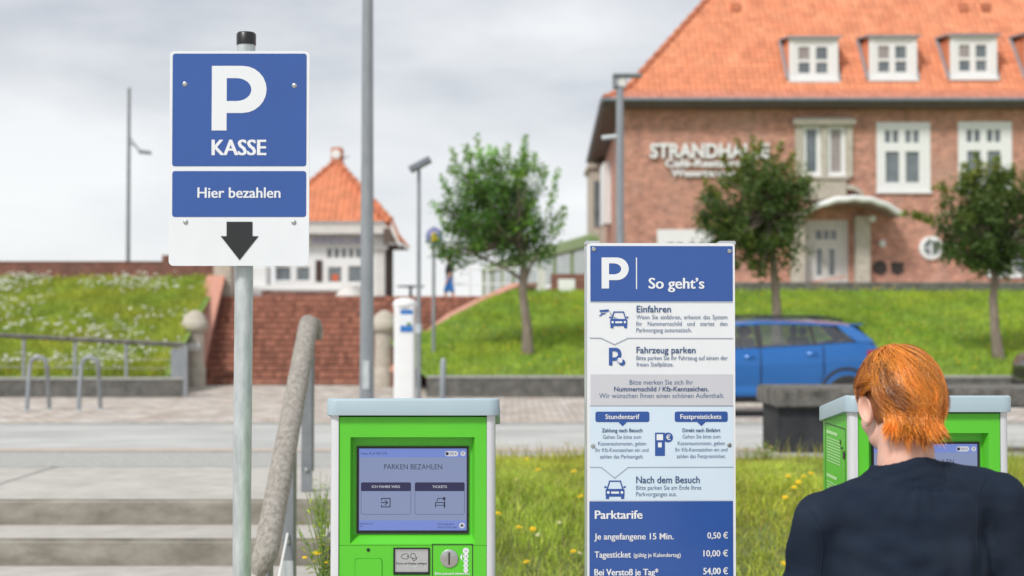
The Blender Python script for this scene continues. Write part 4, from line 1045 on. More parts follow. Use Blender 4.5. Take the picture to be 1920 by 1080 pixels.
def T2(s, x0, x1, yb, cap, key, bold=0.0, d=-.0046):
    NT[0] += 1; (a, z), (b, _) = s2(x0, yb), s2(x1, yb); put_text(TX.setdefault(key+':%d' % NT[0], MB()), s, a, b, z, cap/S2, d, bold)
def J2(s, x0, x1, yb, cap, key, ratio=.5):
    NT[0] += 1; (a, z), (b, _) = s2(x0, yb), s2(x1, yb); put_just(TX.setdefault(key+':%d' % NT[0], MB()), s.split(), a, b, z, cap/S2, -.0046, 0, ratio)
def polyd(mb, pts, d=-.0046): mb.flat([s2(*p) for p in pts][::-1], d)
mb = TX.setdefault('sign_white:heading', MB()); (a, zt), (b, zb) = s2(1128, 483), s2(1179, 541); big_P(mb, a, b, zt, zb, -.0046)
polyd(mb, [(1192.5,483),(1194.5,483),(1194.5,542),(1192.5,542)])
T2("So geht’s", 1216, 1321, 541, 20, 'sign_white:heading', .03)
ik, so = 'sign_ink:title', 'sign_ink_soft:text'
T2('Einfahren', 1193.5, 1258, 585.5, 12.5, ik, .012)
J2('Wenn Sie einfahren, erkennt das System', 1193, 1364, 598.5, 8, so); J2('Ihr Nummernschild und startet den', 1193, 1364, 610.8, 8, so)
T2('Parkvorgang automatisch.', 1193, 1297, 622.8, 8, so)
T2('Fahrzeug parken', 1193, 1304, 662, 12, ik, .012)
T2('Bitte parken Sie Ihr Fahrzeug auf einem der', 1193, 1364, 675, 8, so); T2('freien Stellplätze.', 1193, 1262.5, 687, 8, so)
T2('Bitte merken Sie sich Ihr', 1180, 1299, 721, 8.8, so); T2('Nummernschild / Kfz-Kennzeichen.', 1151, 1328, 733.5, 8.8, ik, .012)
T2('Wir wünschen Ihnen einen schönen Aufenthalt.', 1123, 1357.5, 746, 8.8, so)
for (x0, x1, s, a0_, a1_) in ((1116, 1217, 'Stundentarif', 1134.5, 1198.5), (1264.5, 1364, 'Festpreistickets', 1275, 1352)):
    mb = TX.setdefault('sign_blue:pill:%d' % x0, MB()); (a, zt), (b, zb) = s2(x0, 771.5), s2(x1, 791); mb.flat(rrect(a, b, zb, zt, 4/S2), -.0046)
    xm = x0+(51 if x0 < 1200 else 50); polyd(mb, [(xm-8, 791.2), (xm+8, 791.2), (xm, 799)])
    T2(s, a0_, a1_, 785.3, 8.8, 'sign_white:pill_text', .02, -.0054)
T2('Zahlung nach Besuch', 1128, 1204, 810, 7, ik, .01); T2('Gehen Sie bitte zum', 1130, 1201.5, 822.5, 7.2, so)
T2('Kassenautomaten, geben', 1121, 1211, 834.8, 7.2, so); T2('Ihr Kfz-Kennzeichen ein und', 1116, 1215, 847, 7.2, so); T2('zahlen das Parkentgelt.', 1124.5, 1206, 859.3, 7.2, so)
T2('Direkt nach Einfahrt', 1279, 1350, 810, 7, ik, .01); T2('Gehen Sie bitte zum', 1279, 1350, 822, 7.2, so)
T2('Kassenautomaten, geben', 1270, 1358.5, 834.5, 7.2, so); T2('Ihr Kfz-Kennzeichen ein und', 1265.5, 1363, 846.5, 7.2, so); T2('zahlen das Festpreisticket.', 1268, 1360, 858.8, 7.2, so)
T2('Nach dem Besuch', 1192, 1311, 905.5, 12.8, ik, .012); T2('Bitte parken Sie am Ende Ihres', 1192, 1314, 918, 8, so); T2('Parkvorganges aus.', 1192, 1268, 930, 8, so)
wk = 'sign_white:tariff'
T2('Parktarife', 1114.5, 1204, 972, 15.5, wk, .03); T2('Je angefangene 15 Min.', 1113.5, 1262, 1010.8, 11.5, wk, .018); T2('0,50 €', 1325, 1363.5, 1009.5, 11.5, wk, .018)
T2('Tagesticket', 1114, 1182, 1044.7, 11.5, wk, .018); T2('(gültig je Kalendertag)', 1187, 1275, 1043.8, 7.5, wk, .012); T2('10,00 €', 1317.5, 1363.5, 1043, 11.5, wk, .018)
T2('Bei Verstoß je Tag*', 1113.5, 1233.5, 1078, 12, wk, .03); T2('54,00 €', 1317, 1363.5, 1076.5, 12, wk, .03)
# divider lines with the arrow notches
for (y, dep) in ((634, 12), (876, 20)):
    for dd, wd, key in ((0, 1.5, 'sign_line:divider'),):
        key = key+':%d' % y; pts = [(1106, y-.5), (1127, y), (1152, y+dep), (1177, y), (1374, y+.5 if y < 700 else y)]
        outline(TX.setdefault(key, MB()), [s2(*p) for p in pts], wd/S2, -.0046, False)
outline(TX.setdefault('sign_line:divider:3', MB()), [s2(1106, 760.5), s2(1374, 761.5)], 1.3/S2, -.0046, False)
outline(TX.setdefault('sign_line:divider:4', MB()), [s2(1107, 566.2), s2(1374, 566.8)], 1.1/S2, -.0046, False)
# pictograms
def car_icon(x, y, w_, key='sign_blue:icon'):
    """front view of a car, x centre, y bottom, w_ width in picture units"""
    k = w_/36; lk = 'sign_white:icon_light:%d' % y; mb = TX.setdefault(key+':%d' % y, MB())
    def P(u, v): return s2(x+u*k, y-v*k)
    outline(mb, [P(-13,17), P(-9,30), P(9,30), P(13,17)], 2.2*k/S2, -.0046, False)
    mb.flat(rrect(P(-16,4)[0], P(16,4)[0], P(0,4)[1], P(0,17)[1], 2.5*k/S2), -.0046)
    for s in (-1, 1):
        a, b = sorted((P(s*15.5,0)[0], P(s*10,0)[0])); mb.rect(a, b, P(0,0)[1], P(0,5)[1], -.0047)
        a, b = sorted((P(s*18,0)[0], P(s*14,0)[0])); mb.rect(a, b, P(0,18.5)[1], P(0,21.5)[1], -.0047)
        TX.setdefault(lk, MB()).flat(disc(*P(s*11.5, 11), 2.3*k/S2, 12), -.0052)
    TX[lk].rect(P(-6.5,0)[0], P(6.5,0)[0], P(0,9)[1], P(0,12.5)[1], -.0052)
car_icon(1160, 615, 36); car_icon(1152.5, 935, 40)
mb = TX.setdefault('sign_blue:icon:cam', MB())
polyd(mb, [(1124,581.5),(1141,580),(1142,583.5),(1137,585),(1124.5,585)]); polyd(mb, [(1126,587),(1137,587),(1134,589),(1130,589.5),(1128,592),(1123.5,593),(1123.5,591),(1127,590)])
polyd(TX.setdefault('sign_line:beam', MB()), [(1141.5,582),(1150,593),(1161,598.5),(1148,598.5)], -.0043)
mb = TX.setdefault('sign_blue:icon:park', MB()); (a, zt), (b, zb) = s2(1141.5, 652), s2(1165, 685); big_P(mb, a, b, zt, zb, -.0046)
mb.flat(disc(*s2(1166, 679.5), 6/S2, 16), -.0047); TX.setdefault('sign_white:moon', MB()).flat(disc(*s2(1161.5, 676), 5.4/S2, 16), -.0054)
for a_ in range(5):
    t_ = R(150+a_*35); outline(mb, [s2(1161.5+3.4*math.cos(t_), 676-3.4*math.sin(t_)), s2(1161.5+5*math.cos(t_), 676-5*math.sin(t_))], .9/S2, -.006, False)
mb = TX.setdefault('sign_blue:icon:kas', MB()); polyd(mb, [(1227.5,811),(1246,811),(1246,854.5),(1227.5,854.5)]); mb.flat(disc(*s2(1252, 820), 9.2/S2, 22), -.0047)
mb = TX.setdefault('sign_white:icon_light:kas', MB())
polyd(mb, [(1230.5,814),(1242.5,814),(1242.5,825),(1230.5,825)], -.0052); polyd(mb, [(1233,829.5),(1240,829.5),(1240,838.5),(1233,838.5)], -.0052)
T2('€', 1248, 1256.5, 824.5, 9.5, 'sign_white:icon_light', .03, -.0056)
for key, mb in TX.items():
    mk, nm = key.split(':')[:2]; nm = {'title': 'lettering', 'text': 'lettering', 'heading': 'lettering', 'tariff': 'lettering', 'pill_text': 'lettering', 'pill': 'print_field', 'divider': 'divider_line', 'icon': 'pictogram', 'icon_light': 'pictogram', 'moon': 'pictogram', 'beam': 'pictogram'}[nm]
    obj(nm, mb, M[mk], pn)
for (px, py) in ((1113.5, 467.5), (1368.5, 471), (1111.5, 836), (1367, 834.5)):
    x, z = s2(px, py); obj('screw', MB().lathe((x, -.003, z), [(.0068,0),(.0068,.001),(.0055,.0028),(.0028,.0032),(.0026,.0018),(0,.0018)], 16, 'y'), M['steel'], ib, smooth=True)

# ------------------------------------------------------------ the green ticket machines
S3 = 690.0; D3 = 2667/S3; c3 = W(774, 745, D3); HM = 1.515
def m3(px, py): return (px-774)/S3, HM-(py-745)/S3
def machine(loc, label):
    t = thing('ticket_machine', label, 'ticket machine', loc, 0, 'green parking ticket machines')
    hw = .2235; dep = .36; slope = .155
    # lid: rounded outline, sloping back
    o2 = rrect(-hw-.011, hw+.011, -.013, dep+.012, .030, 6); n = len(o2)
    def top(x, y): return HM-max(0, y-.035)*slope
    mb = MB(); rings = []
    for (ins, dz) in ((0, -.0455), (0, -.006), (.002, -.0022), (.006, 0)):
        vs = []
        for x, y in o2:
            cx_, cy_ = x*(1-ins/hw), dep/2+(y-dep/2)*(1-ins/(dep/2)); vs.append((cx_, cy_, top(x, y)+dz))
        rings += vs
    fs = [(r*n+i, r*n+(i+1) % n, (r+1)*n+(i+1) % n, (r+1)*n+i) for r in range(3) for i in range(n)]
    fs += [tuple(range(n-1, -1, -1)), tuple(range(3*n, 4*n))]; mb.add(rings, fs)
    obj('lid', mb, M['lid'], t, smooth=True, sharp=50)
    # body shell
    def zt(y): return top(0, y)-.047
    obj('side_panel', MB().prism([(.035, .05), (dep-.004, .05), (dep-.004, zt(dep-.004)), (.035, zt(.035))], -hw+.003, -hw+.012, 'x'), M['green'], t)
    obj('side_panel', MB().prism([(.035, .05), (dep-.004, .05), (dep-.004, zt(dep-.004)), (.035, zt(.035))], hw-.012, hw-.003, 'x'), M['green'], t)
    obj('back_panel', MB().box(-hw+.012, hw-.012, dep-.012, dep-.003, .05, zt(dep)), M['green'], t)
    obj('plinth', MB().box(-hw+.01, hw-.01, .01, dep-.01, 0, .05), M['black'], t)
    for s in (-1, 1):
        xa, xb = (-hw, -hw+.0225) if s < 0 else (hw-.0225, hw)
        pts = [(xa, .034), (xa, .012), (xa+.004, .004), (xa+.012, .0), (xb, .0), (xb, .034)] if s < 0 else [(xb, .034), (xa, .034), (xa, 0), (xb-.012, 0), (xb-.004, .004), (xb, .012)]
        obj('corner_column', MB().prism(pts[::-1], .0, zt(0)+.001, 'z'), M['mcol'], t, smooth=True, sharp=50)
    # front door with the screen recess
    X0, X1 = -hw+.0235, hw-.0235; Z1 = HM-.051; yf = .004
    ox0, oz1 = m3(657, 818); ox1, oz0 = m3(890, 1017)
    ix0, iz1 = m3(659.5, 820); ix1, iz0 = m3(884, 1003); yr = .034
    ZS = m3(0, 1018)[1]-.002
    mb = MB()
    def ringq(a, b, ya, yb):
        A_ = [(a[0], ya, a[2]), (a[1], ya, a[2]), (a[1], ya, a[3]), (a[0], ya, a[3])]; B_ = [(b[0], yb, b[2]), (b[1], yb, b[2]), (b[1], yb, b[3]), (b[0], yb, b[3])]
        mb.add(A_+B_, [(i, (i+1) % 4, 4+(i+1) % 4, 4+i) for i in range(4)])
    ringq((X0, X1, ZS, Z1), (ox0, ox1, oz0, oz1), yf, yf)
    ringq((ox0, ox1, oz0, oz1), (ix0, ix1, iz0, iz1), yf, yr)
    mb.add([(ix0, yr, iz0), (ix1, yr, iz0), (ix1, yr, iz1), (ix0, yr, iz1)], [(0,1,2,3)])
    mb.box(X0, X1, yr+.002, yr+.02, ZS, Z1)
    mb.add([(X0, yf, Z1), (X1, yf, Z1), (X1, yr+.01, Z1), (X0, yr+.01, Z1)], [(0,1,2,3)])
    d = obj('door', mb, M['green'], t)
    a, z1_ = m3(811, 1017.5); b, _ = m3(886, 0)
    cr0, crz1 = m3(738, 1024); cr1, crz0 = m3(806, 1074)
    fl0, flz1 = m3(666.5, 1044); fl1, flz0 = m3(717, 1130)
    bz0 = m3(0, 1150)[1]; lz = m3(0, 1074)[1]
    obj('door', lattice(MB(), X0, X1, .09, ZS-.001, [(cr0, cr1, crz0, crz1), (cr0, cr1, crz0-.055, crz0-.006)], yf, yf+.012), M['green'], t)
    obj('door_gap', MB().box(X0, X1, .056, .064, .06, Z1), M['black'], t)
    # flap, lock
    outl = MB(); outline(outl, rrect(fl0, fl1, flz0, flz1, .008), .0018, yf-.0006); obj('flap_joint', outl, M['green_dark'], t)
    obj('flap', MB().prism(rrect(fl0+.001, fl1-.001, flz0+.001, flz1-.001, .0075), yf-.0026, yf-.0008), M['green'], t, smooth=True)
    x, z = m3(691, 1028); obj('lock', MB().lathe((x, yf, z), [(.0045,0),(.0045,.002),(.002,.0022)], 14, 'y'), M['black'], t)
    # card reader
    cr = obj('card_reader', lattice(MB(), cr0, cr1, crz0, crz1, [(cr0+.004, cr1-.004, crz0+.006, crz1-.004)], yf-.003, yf+.012), M['black'], t)
    obj('reader_plate', MB().box(cr0+.0045, cr1-.0045, yf+.002, yf+.008, crz0+.0065, crz1-.0045), M['alu'], cr)
    mb = MB(); cxm = (cr0+cr1)/2; czm = crz1-.024
    outline(mb, [(cxm-.016+.012*math.cos(R(q_)), czm+.007*math.sin(R(q_))) for q_ in range(60, 301, 20)], .0012, yf+.0012, False)
    for r_ in (.003, .005, .007): outline(mb, [(cxm-.014+r_*math.cos(R(q_)), czm+r_*math.sin(R(q_))) for q_ in range(-45, 46, 15)], .0009, yf+.0012, False)
    outline(mb, [(cxm-.003, czm-.004), (cxm-.001, czm+.008), (cxm+.008, czm+.008), (cxm+.012, czm-.003)], .0012, yf+.0012, False)
    outline(mb, [(cxm+.0, czm-.003), (cxm+.006, czm-.007), (cxm+.014, czm-.003), (cxm+.013, czm-.008), (cxm+.005, czm-.012)], .0013, yf+.0012)
    put_text(mb, 'Karte auf Display auflegen', cr0+.008, cr1-.008, czm-.021, .0045, yf+.0012, .02); obj('lettering', mb, M['sign_black'], cr)
    obj('arrow', MB().flat([(cr0+.012, czm-.0245), (cxm, czm-.0315), (cr1-.012, czm-.0245)], yf+.0012), M['zinc'], cr)
    obj('card_slot', MB().box(cr0+.003, cr1-.003, yf+.001, yf+.009, crz0-.052, crz0-.008).box(cr0+.012, cr1-.012, yf-.006, yf, crz0-.030, crz0-.022), M['black'], t)
    # coin panel
    cp = MB(); outline(cp, [(a, bz0), (b, bz0), (b, z1_), (a, z1_)], .0022, yf-.0008); obj('coin_panel_border', cp, M['sign_black'], t)
    cx_, cz_ = m3(842.5, 1044)
    co_ = obj('coin_slot', MB().lathe((cx_, yf, cz_), [(.0248,0),(.0245,.003),(.022,.0042),(0,.0042)], 28, 'y'), M['steel'], t, smooth=True)
    obj('slot', MB().box(cx_-.002, cx_+.0018, yf-.0052, yf-.0043, cz_-.016, cz_+.017), M['black'], co_)
    obj('slot_lip', MB().box(cx_-.006, cx_-.0022, yf-.0060, yf-.0043, cz_-.018, cz_+.018).box(cx_+.002, cx_+.0058, yf-.0060, yf-.0043, cz_-.018, cz_+.018), M['steel'], co_)
    mb = MB(); x, z = m3(873.5, 1030); zz = z
    for i, r_ in enumerate((.0085, .0072, .0066, .0066, .0066)):
        mb.flat(disc(x, zz, r_, 18), yf-.0008-.0001*i); zz -= r_+.0058
    mb.flat([(x-.016, z-.017), (x-.010, z-.027), (x-.010, z-.006)][::1], yf-.0008)
    obj('coin_print', mb, M['sign_white'], t)
    mb = MB(); zz = z
    for v, r_ in (('2€', .0085), ('1€', .0072), ('50', .0066), ('20', .0066), ('10', .0066)):
        put_text(mb, v, x-.004, x+.004, zz-.0025, .005, yf-.0014, 0); zz -= r_+.0058
    obj('coin_print', mb, M['sign_line'], t)
    mb = MB(); l0, l1 = m3(816, 0)[0], m3(881, 0)[0]
    put_text(mb, 'Bitte passend einwerfen,', l0, l1, m3(0, 1074)[1], .0062, yf-.0008, .03)
    put_text(mb, 'Automat wechselt nicht!', l0, l1, m3(0, 1083)[1], .0062, yf-.0008, .03); obj('lettering', mb, M['sign_white'], t)
    obj('ticket_tray', MB().box(-.07, .07, yf-.012, yf-.0005, .62, .74).box(-.06, .06, yf-.02, yf-.013, .615, .64), M['black'], t, bevel=.004)
    # screen
    sx0, sz1 = m3(667, 836.5); sx1, sz0 = m3(878, 1000.5)
    sc1 = obj('screen', lattice(MB(), sx0, sx1, sz0, sz1, [(sx0+.0065, sx1-.0055, sz0+.0085, sz1-.006)], yr-.005, yr-.0005), M['black'], t)
    def sr(x0, x1, y0, y1, m, dd, name='display', rad=0):
        (a, zt_), (b, zb_) = m3(x0, y0), m3(x1, y1); mb = MB()
        mb.flat(rrect(a, b, zb_, zt_, rad/S3), yr-dd) if rad else mb.rect(a, b, zb_, zt_, yr-dd); return obj(name, mb, M[m], sc1)
    sr(671.5, 874.5, 841, 996, 'screen_bg', .0012); sr(671.5, 874.5, 841, 857.5, 'screen_band', .0016, 'display_band'); sr(671.5, 874.5, 976, 996, 'screen_band', .0016, 'display_band')
    for x0, x1 in ((675, 769.5), (776.5, 870.5)):
        sr(x0, x1, 904.5, 921, 'screen_navy', .0020, 'display_button', 3)
        mb = MB(); (a, zt_), (b, zb_) = m3(x0+.4, 906), m3(x1-.4, 964.5); outline(mb, rrect(a, b, zb_, zt_, 4/S3), .0009, yr-.0018); obj('display_button', mb, M['screen_navy'], sc1)
    sr(833, 858.5, 845.5, 855.5, 'screen_white', .0020, 'display_button', 4.9)
    mb = MB(); mb.flat(disc(*m3(867.3, 850.5), 4.8/S3), yr-.0020); mb.flat(disc(*m3(865.5, 985.5), 5.6/S3), yr-.0020); obj('display_button', mb, M['screen_white'], sc1)
    mb = MB()
    def ts(s, x0, x1, yb, cap, m_=None, bold=0, dd=.0022):
        (a, z), (b, _) = m3(x0, yb), m3(x1, yb); tm = MB(); put_text(tm, s, a, b, z, cap/S3, yr-dd, bold); obj('display_text', tm, M['screen_white' if m_ is not None else 'screen_text'], sc1)
    ts('PARKEN BEZAHLEN', 718.5, 828, 880, 9.6, bold=-.004); ts('Freitag, 18. Juli 2025 12:02', 674.5, 724, 852, 4.2); ts('DE', 843, 850, 852.3, 4, dd=.0026)
    ts('?', 865.8, 869, 852.8, 4.8, dd=.0026); ts('Störungshotline', 819.5, 851, 984.5, 3.6); ts('+49 54 377921960', 819.5, 855.5, 990.8, 3.6); ts('Parkfläche Lux', 673, 697, 983.5, 3); ts('Ost', 673, 679, 988, 3)
    mb.flat(disc(*m3(837.3, 850.5), 3.2/S3, 14), yr-.0026)
    (xa_, za_) = m3(865.5, 981.5); mb.flat([(xa_-.0048, za_-.0085), (xa_+.0048, za_-.0085), (xa_, za_)], yr-.0026)
    obj('display_icon', mb, M['screen_text'], sc1); mb = MB()
    def P(x, y): return m3(x, y)
    def ln(pts, w_=1.8, closed=False): outline(mb, [P(*p) for p in pts], w_/S3, yr-.0024, closed)
    ln([(714,938),(714,934.5),(730,934.5),(730,950.5),(714,950.5),(714,947)]); ln([(713,942.5),(725,942.5)]); ln([(720.5,938),(725.3,942.5),(720.5,947)])
    obj('display_icon', mb, M['screen_text'], sc1); mb = MB()
    ln([(818,940),(820.5,934.5),(829,934.5)], 1.5); ln([(815.5,951),(815.5,942.5),(832,942.5),(832,951)], 1.6); ln([(816,947.5),(832,947.5)], 1.4); ln([(833.2,934),(833.2,952.5)], 1.3)
    mb.rect(*[v for v in (P(829.5,0)[0], P(834.3,0)[0], P(0,938)[1], P(0,932.3)[1])], yr-.0026)
    obj('display_icon', mb, M['screen_text'], sc1); mb = MB()
    mb.flat([P(851.8,849.4), P(854.8,849.4), P(853.3,852)][::-1], yr-.0026)
    obj('display_icon', mb, M['screen_text'], sc1)
    mw = MB(); ts('ICH FAHRE WEG', 695.5, 748.5, 914.8, 4.6, mw, .015, .0026); ts('TICKETS', 809.5, 837, 915, 4.6, mw, .015, .0026)
    # printed notice on the left flank (local y along depth)
    xs_ = -hw+.003-.0008; y0, y1 = .065, dep-.035; zt2 = HM-.098; nb = MB()
    def sp(mb, ya, yb, za, zb, lay=0): mb.add([(xs_-.0006*lay, ya, za), (xs_-.0006*lay, yb, za), (xs_-.0006*lay, yb, zb), (xs_-.0006*lay, ya, zb)], [(0,3,2,1)])
    for (ya, yb, za, zb) in ((y0, y1, zt2-.003, zt2), (y0, y0+.004, .75, zt2), (y1-.004, y1, .75, zt2)): sp(nb, ya, yb, za, zb)
    obj('notice_border', nb, M['sign_black'], t)
    nb = MB(); g = random.Random(4)
    sp(nb, .16, y1-.02, zt2-.030, zt2-.020, 1)
    for k in range(9): sp(nb, .125, y1-.02-g.uniform(0,.01), zt2-.045-k*.0085, zt2-.0415-k*.0085, 1)
    sp(nb, .17, y1-.02, zt2-.160, zt2-.150, 1)
    for k in range(14):
        if k not in (5,): sp(nb, .175, y1-.02-g.uniform(0,.015), zt2-.176-k*.0085, zt2-.1725-k*.0085, 1)
        sp(nb, .075, .16, zt2-.186-k*.0085, zt2-.1825-k*.0085, 1)
    obj('notice_text', nb, mat('notice_print', (.45,.75,.35), .5, var=.05), t)
    nb = MB(); sp(nb, .095, .12, zt2-.062, zt2-.056, 2); sp(nb, .07, .095, zt2-.088, zt2-.066, 2); sp(nb, .12, .13, zt2-.05, zt2-.036, 2); obj('pictogram', nb, M['sign_black'], t)
    return t
m1 = machine((c3.x, D3, 0), 'green ticket machine with a lit payment screen, unobstructed, in the middle')
c4 = W(1742, 745, 4.01)
m2 = copy_tree(m1); m2.location = (c4.x, 4.01, 0); m2['label'] = 'green ticket machine that the red haired person stands in front of'

# ------------------------------------------------------------ cars
def smooth_mods(o, levels=1):
    m = o.modifiers.new('s', 'SUBSURF'); m.levels = levels; m.render_levels = levels
def bake(o):
    dg = bpy.context.evaluated_depsgraph_get(); dg.update()
    me = bpy.data.meshes.new_from_object(o.evaluated_get(dg)); o.modifiers.clear(); o.data = me; return o
def interp(P, x):
    if x <= P[0][0]: return P[0][1]
    for (a, b), (c, d) in zip(P, P[1:]):
        if x <= c:
            t = (x-a)/(c-a); return b+(d-b)*t
    return P[-1][1]
def car(label, loc, paint, rz=0, plate=True):
    """nose towards -x; 4.4 m small SUV"""
    t = thing('car', label, 'car', loc, rz)
    belt = [(-2.2,.62),(-2.15,.80),(-2.0,.93),(-1.3,1.04),(-.95,1.08),(0,1.10),(1.0,1.15),(1.7,1.20),(2.0,1.19),(2.12,1.10),(2.2,.95)]
    half = [(-2.2,.62),(-2.1,.76),(-1.8,.87),(-1.2,.915),(0,.92),(1.2,.92),(1.8,.88),(2.08,.80),(2.2,.70)]
    bot = [(-2.2,.30),(-2.0,.24),(2.0,.27),(2.2,.40)]
    st_ = [-2.2,-2.16,-2.05,-1.9,-1.7,-1.4,-1.1,-.8,-.5,-.2,.1,.4,.7,1.0,1.3,1.6,1.8,1.95,2.06,2.14,2.2]
    def sec(x, k):
        b, h, z0 = interp(belt, x), interp(half, x), interp(bot, x)
        pr = [(0,z0),(.86*h,z0),(.955*h,z0+.10*(b-z0)),(.985*h,z0+.20*(b-z0)),(.955*h,z0+.30*(b-z0)),(.985*h,z0+.50*(b-z0)),(1.0*h,z0+.72*(b-z0)),(.985*h,z0+.84*(b-z0)),(.945*h,b),(.86*h,b+.02),(0,b+.05)]
        return pr[k]
    mb = MB(); K = 11
    for x in st_:
        for k in range(K): y, z = sec(x, k); mb.v.append((x, -y, z))
        for k in range(K-2, 0, -1): y, z = sec(x, k); mb.v.append((x, y, z))
    m_ = 2*K-2; ns = len(st_)
    mb.f = [(i*m_+k, i*m_+(k+1) % m_, (i+1)*m_+(k+1) % m_, (i+1)*m_+k) for i in range(ns-1) for k in range(m_)]
    mb.f += [tuple(range(m_)), tuple(range((ns-1)*m_+m_-1, (ns-1)*m_-1, -1))]
    body = obj('body', mb, paint, t, smooth=True, sharp=60); clean(body.data)
    WX = (-1.30, 1.56)
    cut = MB()
    for x in WX:
        for s in (-1, 1): cut.cyl((x, s*1.2, .36), (x, s*.58, .36), .40, n=36)
    co = obj('cutter', cut, M['trim'], None); clean(co.data)
    bmod = body.modifiers.new('b', 'BOOLEAN'); bmod.object = co; bmod.operation = 'DIFFERENCE'; bmod.solver = 'EXACT'
    bake(body); bpy.data.objects.remove(co)
    body.data.polygons.foreach_set('use_smooth', [True]*len(body.data.polygons)); body.data.set_sharp_from_angle(angle=R(28))
    # greenhouse
    roofz = [(-.55,1.50),(-.3,1.565),(.3,1.60),(1.0,1.585),(1.55,1.545),(1.80,1.50)]
    def top(x): return interp(roofz, x)
    def side(x, v):
        b = interp(belt, x)+.01; z = b+(top(x)-.06-b)*v; y = interp(half, x)*.94-.215*v-.03*v*v; return y, z
    A0, A1, D0, D1 = -1.12, -.42, 2.05, 1.72            # windscreen foot/top, hatch foot/top
    def sidept(s, x, v, offs=0):
        y, z = side(min(max(x, A1), D1), v); b = interp(belt, x)
        if x < A1 or x > D1:
            pass
        return (x, s*(y+offs), z)
    def lx(u0, u1, v0, v1, s, offs, nu=8, nv=4):
        """patch between a lower x-range and an upper x-range"""
        def fn(u, v):
            xb = u0[0]+(u0[1]-u0[0])*u; xt = u1[0]+(u1[1]-u1[0])*u; x = xb+(xt-xb)*v; vv = v0+(v1-v0)*v
            xx = min(max(x, -.45), 1.75); zb = interp(belt, x)+.01; zt = top(xx)-.06
            z = zb+(zt-zb)*vv; y = interp(half, x)*.94-.215*vv-.03*vv*vv; return (x, s*(y+offs), z)
        return MB().grid(fn, nu, nv)
    gl = M['carglass']
    for s in (-1, 1):
        obj('pillar', lx((A0,-.95), (-.50,-.38), 0, 1, s, .002), paint, t, smooth=True)
        for nm, lo, up in (('front_window', (-.93,.12), (-.36,.10)), ('rear_window', (.22,1.02), (.20,.98)), ('quarter_window', (1.08,1.74), (1.04,1.42))):
            obj(nm, lx(lo, up, .0, .90 if nm != 'quarter_window' else .86, s, -.006), gl, t, smooth=True)
        for lo, up in (((.12,.22),(.10,.20)), ((1.02,1.08),(.98,1.04))): obj('pillar', lx(lo, up, 0, .92, s, .0), M['trim'], t)
        obj('roof_side', lx((-.45,1.40), (-.40,1.45), .895, 1, s, .004), paint, t, smooth=True)
        obj('rear_pillar', lx((1.74,2.06), (1.42,1.74), 0, 1, s, .002, 10, 6), paint, t, smooth=True)
        obj('roof_rail', MB().tube([(-.35, s*.60, top(-.35)+.02), (0, s*.62, top(0)+.05), (1.2, s*.62, top(1.2)+.05), (1.55, s*.60, top(1.55)+.01)], .018, 8), M['trim'], t, smooth=True)
        # doors as skins just proud of the body
        for nm, xa, xb in (('front_door', -.86, .16), ('rear_door', .19, 1.17)):
            def dfn(u, v):
                x = xa+(xb-xa)*u
                if nm == 'rear_door' and u > .8 and v < .45: x -= (u-.8)*.5*(1-v/.45)
                b, h, z0 = interp(belt, x), interp(half, x), interp(bot, x)+.06
                ks_ = [(0,.955),(.10,.985),(.22,.955),(.45,.985),(.68,1.0),(.82,.985),(1,.945)]
                return (x, s*(interp(ks_, v)*h+.008), z0+(b-z0)*v*.985)
            dd = obj(nm, MB().grid(dfn, 6, 18), paint, t, smooth=True)
            hx_ = xb-.16; hb = interp(belt, hx_)-.13
            obj('handle', MB().tube([(hx_-.09, s*.935, hb), (hx_-.06, s*.955, hb+.005), (hx_+.05, s*.955, hb+.008), (hx_+.08, s*.935, hb+.008)], .013, 8), paint, dd, smooth=True)
        obj('sill_trim', MB().grid(lambda u, v: (-.9+1.88*u, s*(interp(half, -.9+1.88*u)*(.90+.065*v)+.012), .235+.10*v), 8, 2), M['trim'], t)
        for xs_, lean in ((-.875, 0), (.175, 0), (1.185, .0)):
            def jf(u, v):
                x = xs_+(u-.5)*.014
                if xs_ > 1 and v < .45: x -= .22*(1-v/.45)
                b, h, z0 = interp(belt, x), interp(half, x), interp(bot, x)+.08
                return (x, s*(interp([(0,.955),(.10,.985),(.22,.955),(.45,.985),(.68,1.0),(.82,.985),(1,.945)], v)*h+.010), z0+(b-z0)*v*.985)
            obj('door_joint', MB().grid(jf, 1, 18), M['black'], t)
        for x in WX:
            arch = MB().grid(lambda u, v: (x+(.40+.045*v)*math.cos(math.pi*u), s*(interp(half, x)*.985+.022+.006*math.sin(math.pi*v)), .36+(.40+.045*v)*math.sin(math.pi*u)), 20, 3)
            obj('wheel_arch', arch, M['trim'], t, smooth=True)
            wh = obj('wheel', MB().lathe((x, s*.80, .345), [(.20,-.10*s),(.30,-.10*s),(.335,-.07*s),(.345,0),(.335,.085*s),(.30,.10*s),(.235,.10*s),(.22,.06*s)][::1], 32, 'y') , M['rubber'], t, smooth=True)
            # lathe axis y runs -h: place by sign
            rim = MB(); yo = s*.885
            for k in range(5):
                a = 2*math.pi*k/5+.3
                for da in (-.13, .13):
                    rim.tube([(x+.05*math.cos(a+da), yo, .345+.05*math.sin(a+da)), (x+.215*math.cos(a+da*.8), yo-.01*s, .345+.215*math.sin(a+da*.8))], [.022,.017], 6)
            rim.lathe((x, yo-.0, .345), [(.06,-.01),(.06,.01)], 16, 'y'); rim.lathe((x, yo-.03*s, .345), [(.235,-.03),(.24,.0),(.235,.03),(.215,.03),(.212,-.03)], 28, 'y')
            obj('rim', rim, M['rim'], wh, smooth=True)
            obj('brake_disc', MB().lathe((x, yo-.06*s, .345), [(.19,-.01),(.19,.01)], 20, 'y'), M['black'], wh)
